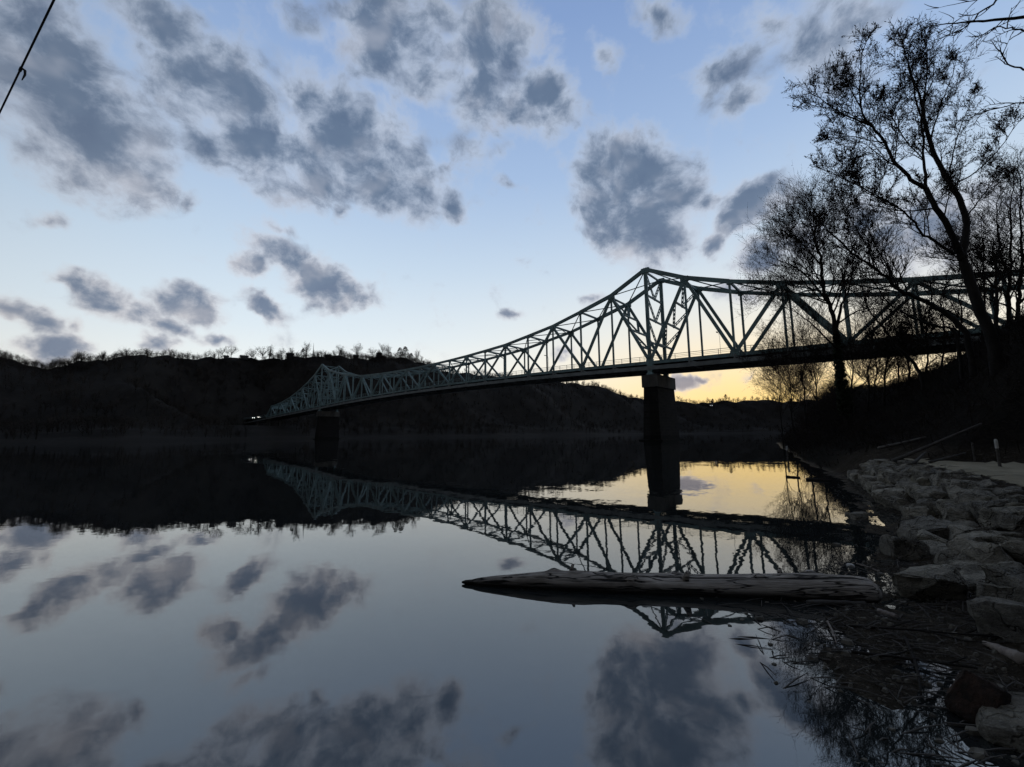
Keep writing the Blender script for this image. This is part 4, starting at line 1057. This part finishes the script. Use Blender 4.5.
def stick(x1, y1, x2, y2, r0, r1, label, mt='grey_wood', name='stick', lift=.02, bow=.02, water=False, group=None, fork=False):
    P = []
    for x, y in ((x1, y1), (x2, y2)):
        if water: d = ray(x, y); k = -EYE/d[2]; P.append(Vector((d[0]*k, d[1]*k, 0)))
        else: P.append(hit(x, y))
        if P[-1].z < 0: P[-1].z = 0
    a, b = P[0]+Vector((0, 0, lift)), P[1]+Vector((0, 0, lift)); L = (b-a).length; sd = Vector((-(b-a).y, (b-a).x, 0)).normalized()
    rr = random.Random(int(x1*7+y1)); m = MB(); n = 9
    pts = [a.lerp(b, k/n)+sd*bow*L*math.sin(k/n*3.1)+Vector((0, 0, abs(rr.gauss(0, .004)))) for k in range(n+1)]
    m.tube(pts, [r0+(r1-r0)*k/n+rr.uniform(-.1, .1)*r0 for k in range(n+1)], 9)
    if fork:
        for k, s_ in ((3, 1), (5, -1), (7, 1)): m.tube([pts[k], pts[k]+(b-a)*.16+sd*s_*L*.12, pts[k]+(b-a)*.26+sd*s_*L*.16+Vector((0, 0, .02))], [r1*1.3, r1, r1*.5], 6)
    o = m.build(name, M[mt], origin=a, smooth=True); tag(o, label, 'stick' if name == 'stick' else 'log', group); return o
stick(808, 609, 866, 606, .028, .02, 'short smooth branch lying on the mud just in front of the log')
stick(836, 628, 1006, 641, .011, .006, 'long thin dark stick lying across the shore below the slab boulder', 'bark', fork=True)
stick(852, 655, 978, 672, .014, .006, 'dark branched stick half in the water near the rotten reddish chunk', 'bark', fork=True)
stick(905, 640, 922, 700, .013, .007, 'dark stick crossing the two long ones at the water edge', 'bark')
stick(985, 646, 1024, 664, .02, .05, 'split pale piece of wood pointing left at the right edge', 'pale_wood', fork=False)
stick(879, 614, 897, 620, .028, .026, 'short pale wood chunk on the mud right of the log end', 'pale_wood')
stick(857, 568, 880, 574, .010, .006, 'pale reed beside the white cobble behind the log', 'pale_wood')
stick(885, 548, 899, 560, .012, .008, 'pale curved reed on the mud near the blocky boulder', 'pale_wood', bow=.18)
stick(828, 625, 837, 648, .010, .004, 'pale bent twig in the shallows in front of the log', 'pale_wood')
stick(786, 477, 800, 478, .045, .03, 'short dark branch lying in the water off the near bank', 'bark', water=True)
stick(806, 480, 831, 481, .06, .04, 'dark log lying at the waterline beyond the riprap', 'bark', name='sunken_log', water=True)
# rotten chunk of wood
p = hit(978, 712); me = ROCKS[6].copy(); me.materials.clear(); me.materials.append(M['red_wood'])
o = bpy.data.objects.new('driftwood_chunk', me); COL.objects.link(o); o.location = p+Vector((0, 0, .08)); o.scale = (.42, .34, .46); o.rotation_euler = (.3, .5, .7)
tag(o, 'rotten reddish chunk of wood at the water edge in the bottom right', 'driftwood')
# fallen poles on the hillside
def pole(x1, y1, x2, y2, r, label, mt='grey_wood'):
    a = hit(x1, y1); q = ray(x2, y2); b = hit(x2, y2); m = MB(); n = 8
    b = b+Vector((0, 0, .10)); a = a+Vector((0, 0, .05))
    pts = []
    for k in range(n+1):
        c = a.lerp(b, k/n); c.z = max(c.z, gz(c.x, c.y)+.06); pts.append(c)
    m.tube(pts, [r*(1-.5*k/n) for k in range(n+1)], 8); tag(m.build('fallen_trunk', M[mt], origin=a, smooth=True), label, 'fallen tree', 'fallen trunks on the hillside')
pole(893, 463, 982, 427, .07, 'longest fallen pole slanting up the dark hillside behind the path')
pole(879, 450, 926, 440, .07, 'pale fallen pole lying left of the longest one on the hillside')
pole(914, 465, 926, 455, .05, 'short fallen stick propping the longest pole')
pole(930, 464, 966, 457, .04, 'thin fallen stick just above the path')
def post(p, h, r, label, top=True):
    c = empty('marker_post', p); tag(c, label, 'post')
    m = MB(); m.tube([p-Vector((0, 0, .2)), p+Vector((0, 0, h*(.66 if top else 1)))], [r, r*.95], 10); m.build('shaft', M['grey_wood'], c)
    m = MB(); z0 = h*.66 if top else h
    m.tube([p+Vector((0, 0, z0)), p+Vector((0, 0, z0+h*.3)), p+Vector((0, 0, z0+h*.34))] if top else [p+Vector((0, 0, z0)), p+Vector((0, 0, z0+.03))], [r*1.05, r, r*.5] if top else [r*1.3, r*.9], 10); m.build('painted_top' if top else 'cap', M['white_paint' if top else 'grey_wood'], c)
p = hit(1000, 467); post(p, .75, .035, 'grey post with a pale top at the back edge of the path')
p = hit(975, 462); post(p, .55, .025, 'thin darker post at the back of the path, left of the pale-topped one', top=False)
d = ray(788, 459); k = -EYE/d[2]; post(Vector((d[0]*k, d[1]*k, 0)), .9, .055, 'white-topped stake standing in the water at the bank bend')

# ------------------------------------------------------------------ overhead cable
zc = 7.2
a = ray(54, 0); A_ = Vector(a)*((zc-EYE)/a[2])+Vector((0, 0, EYE)); b = ray(0, 112); B_ = Vector(b)*((zc-EYE)/b[2])+Vector((0, 0, EYE))
dr = (B_-A_).normalized(); dr.z = 0
E0 = A_-dr*22; E1 = A_+dr*275
def pole_at(p, top, label):
    o = empty('utility_pole', p); tag(o, label, 'pole')
    m = MB(); m.tube([p-Vector((0, 0, .5)), p+Vector((0, 0, top-p.z+.5))], [.15, .11], 10); m.build('shaft', M['grey_wood'], o)
    m = MB(); n_ = Vector((-dr.y, dr.x, 0)); m.beam(Vector((p.x, p.y, top-.2))-n_*.8, Vector((p.x, p.y, top-.2))+n_*.8, .1, .12); m.build('crossarm', M['grey_wood'], o)
    m = MB(); m.tube([Vector((p.x, p.y, top-.14)), Vector((p.x, p.y, top))], [.05, .03], 8); m.build('insulator', M['glass'], o)
q0 = Vector((E0.x, E0.y, gz(E0.x, E0.y))); pole_at(q0, zc+.6, 'wooden utility pole behind the viewer carrying the cable')
q1 = Vector((E1.x, E1.y, 2)); pole_at(q1, zc+8, 'wooden utility pole across the river carrying the cable')
m = MB(); pts = []
for k in range(61):
    t_ = k/60; t_ = t_**2*.9+t_*.1; c = E0.lerp(E1, t_); L = t_*297; 
    c.z = zc+(.6*(1-L/22)**2 if L < 22 else (L-22)**2/253**2*8*.9+0*L); pts.append(c)
m.tube(pts, [.011]*len(pts), 7)
tag(m.build('overhead_cable', M['black_rubber'], origin=pts[0], smooth=True), 'dark cable strung overhead across the top left corner of the sky', 'cable')
h_ = ray(22, 70); hp = Vector(h_)*((zc-EYE)/h_[2])+Vector((0, 0, EYE)); hp = A_+dr*((hp-A_).dot(dr)); m = MB()
m.tube([hp+Vector((0, 0, .03)), hp+Vector((.04, .02, .0)), hp+Vector((.05, .02, -.07)), hp+Vector((.03, .01, -.17))], [.012, .016, .013, .005], 6); m.tube([hp+dr*-.05, hp+dr*.05], [.017, .017], 8)
tag(m.build('snagged_cord', M['black_rubber'], origin=hp, smooth=True), 'small scrap of cord snagged on the overhead cable', 'cord')
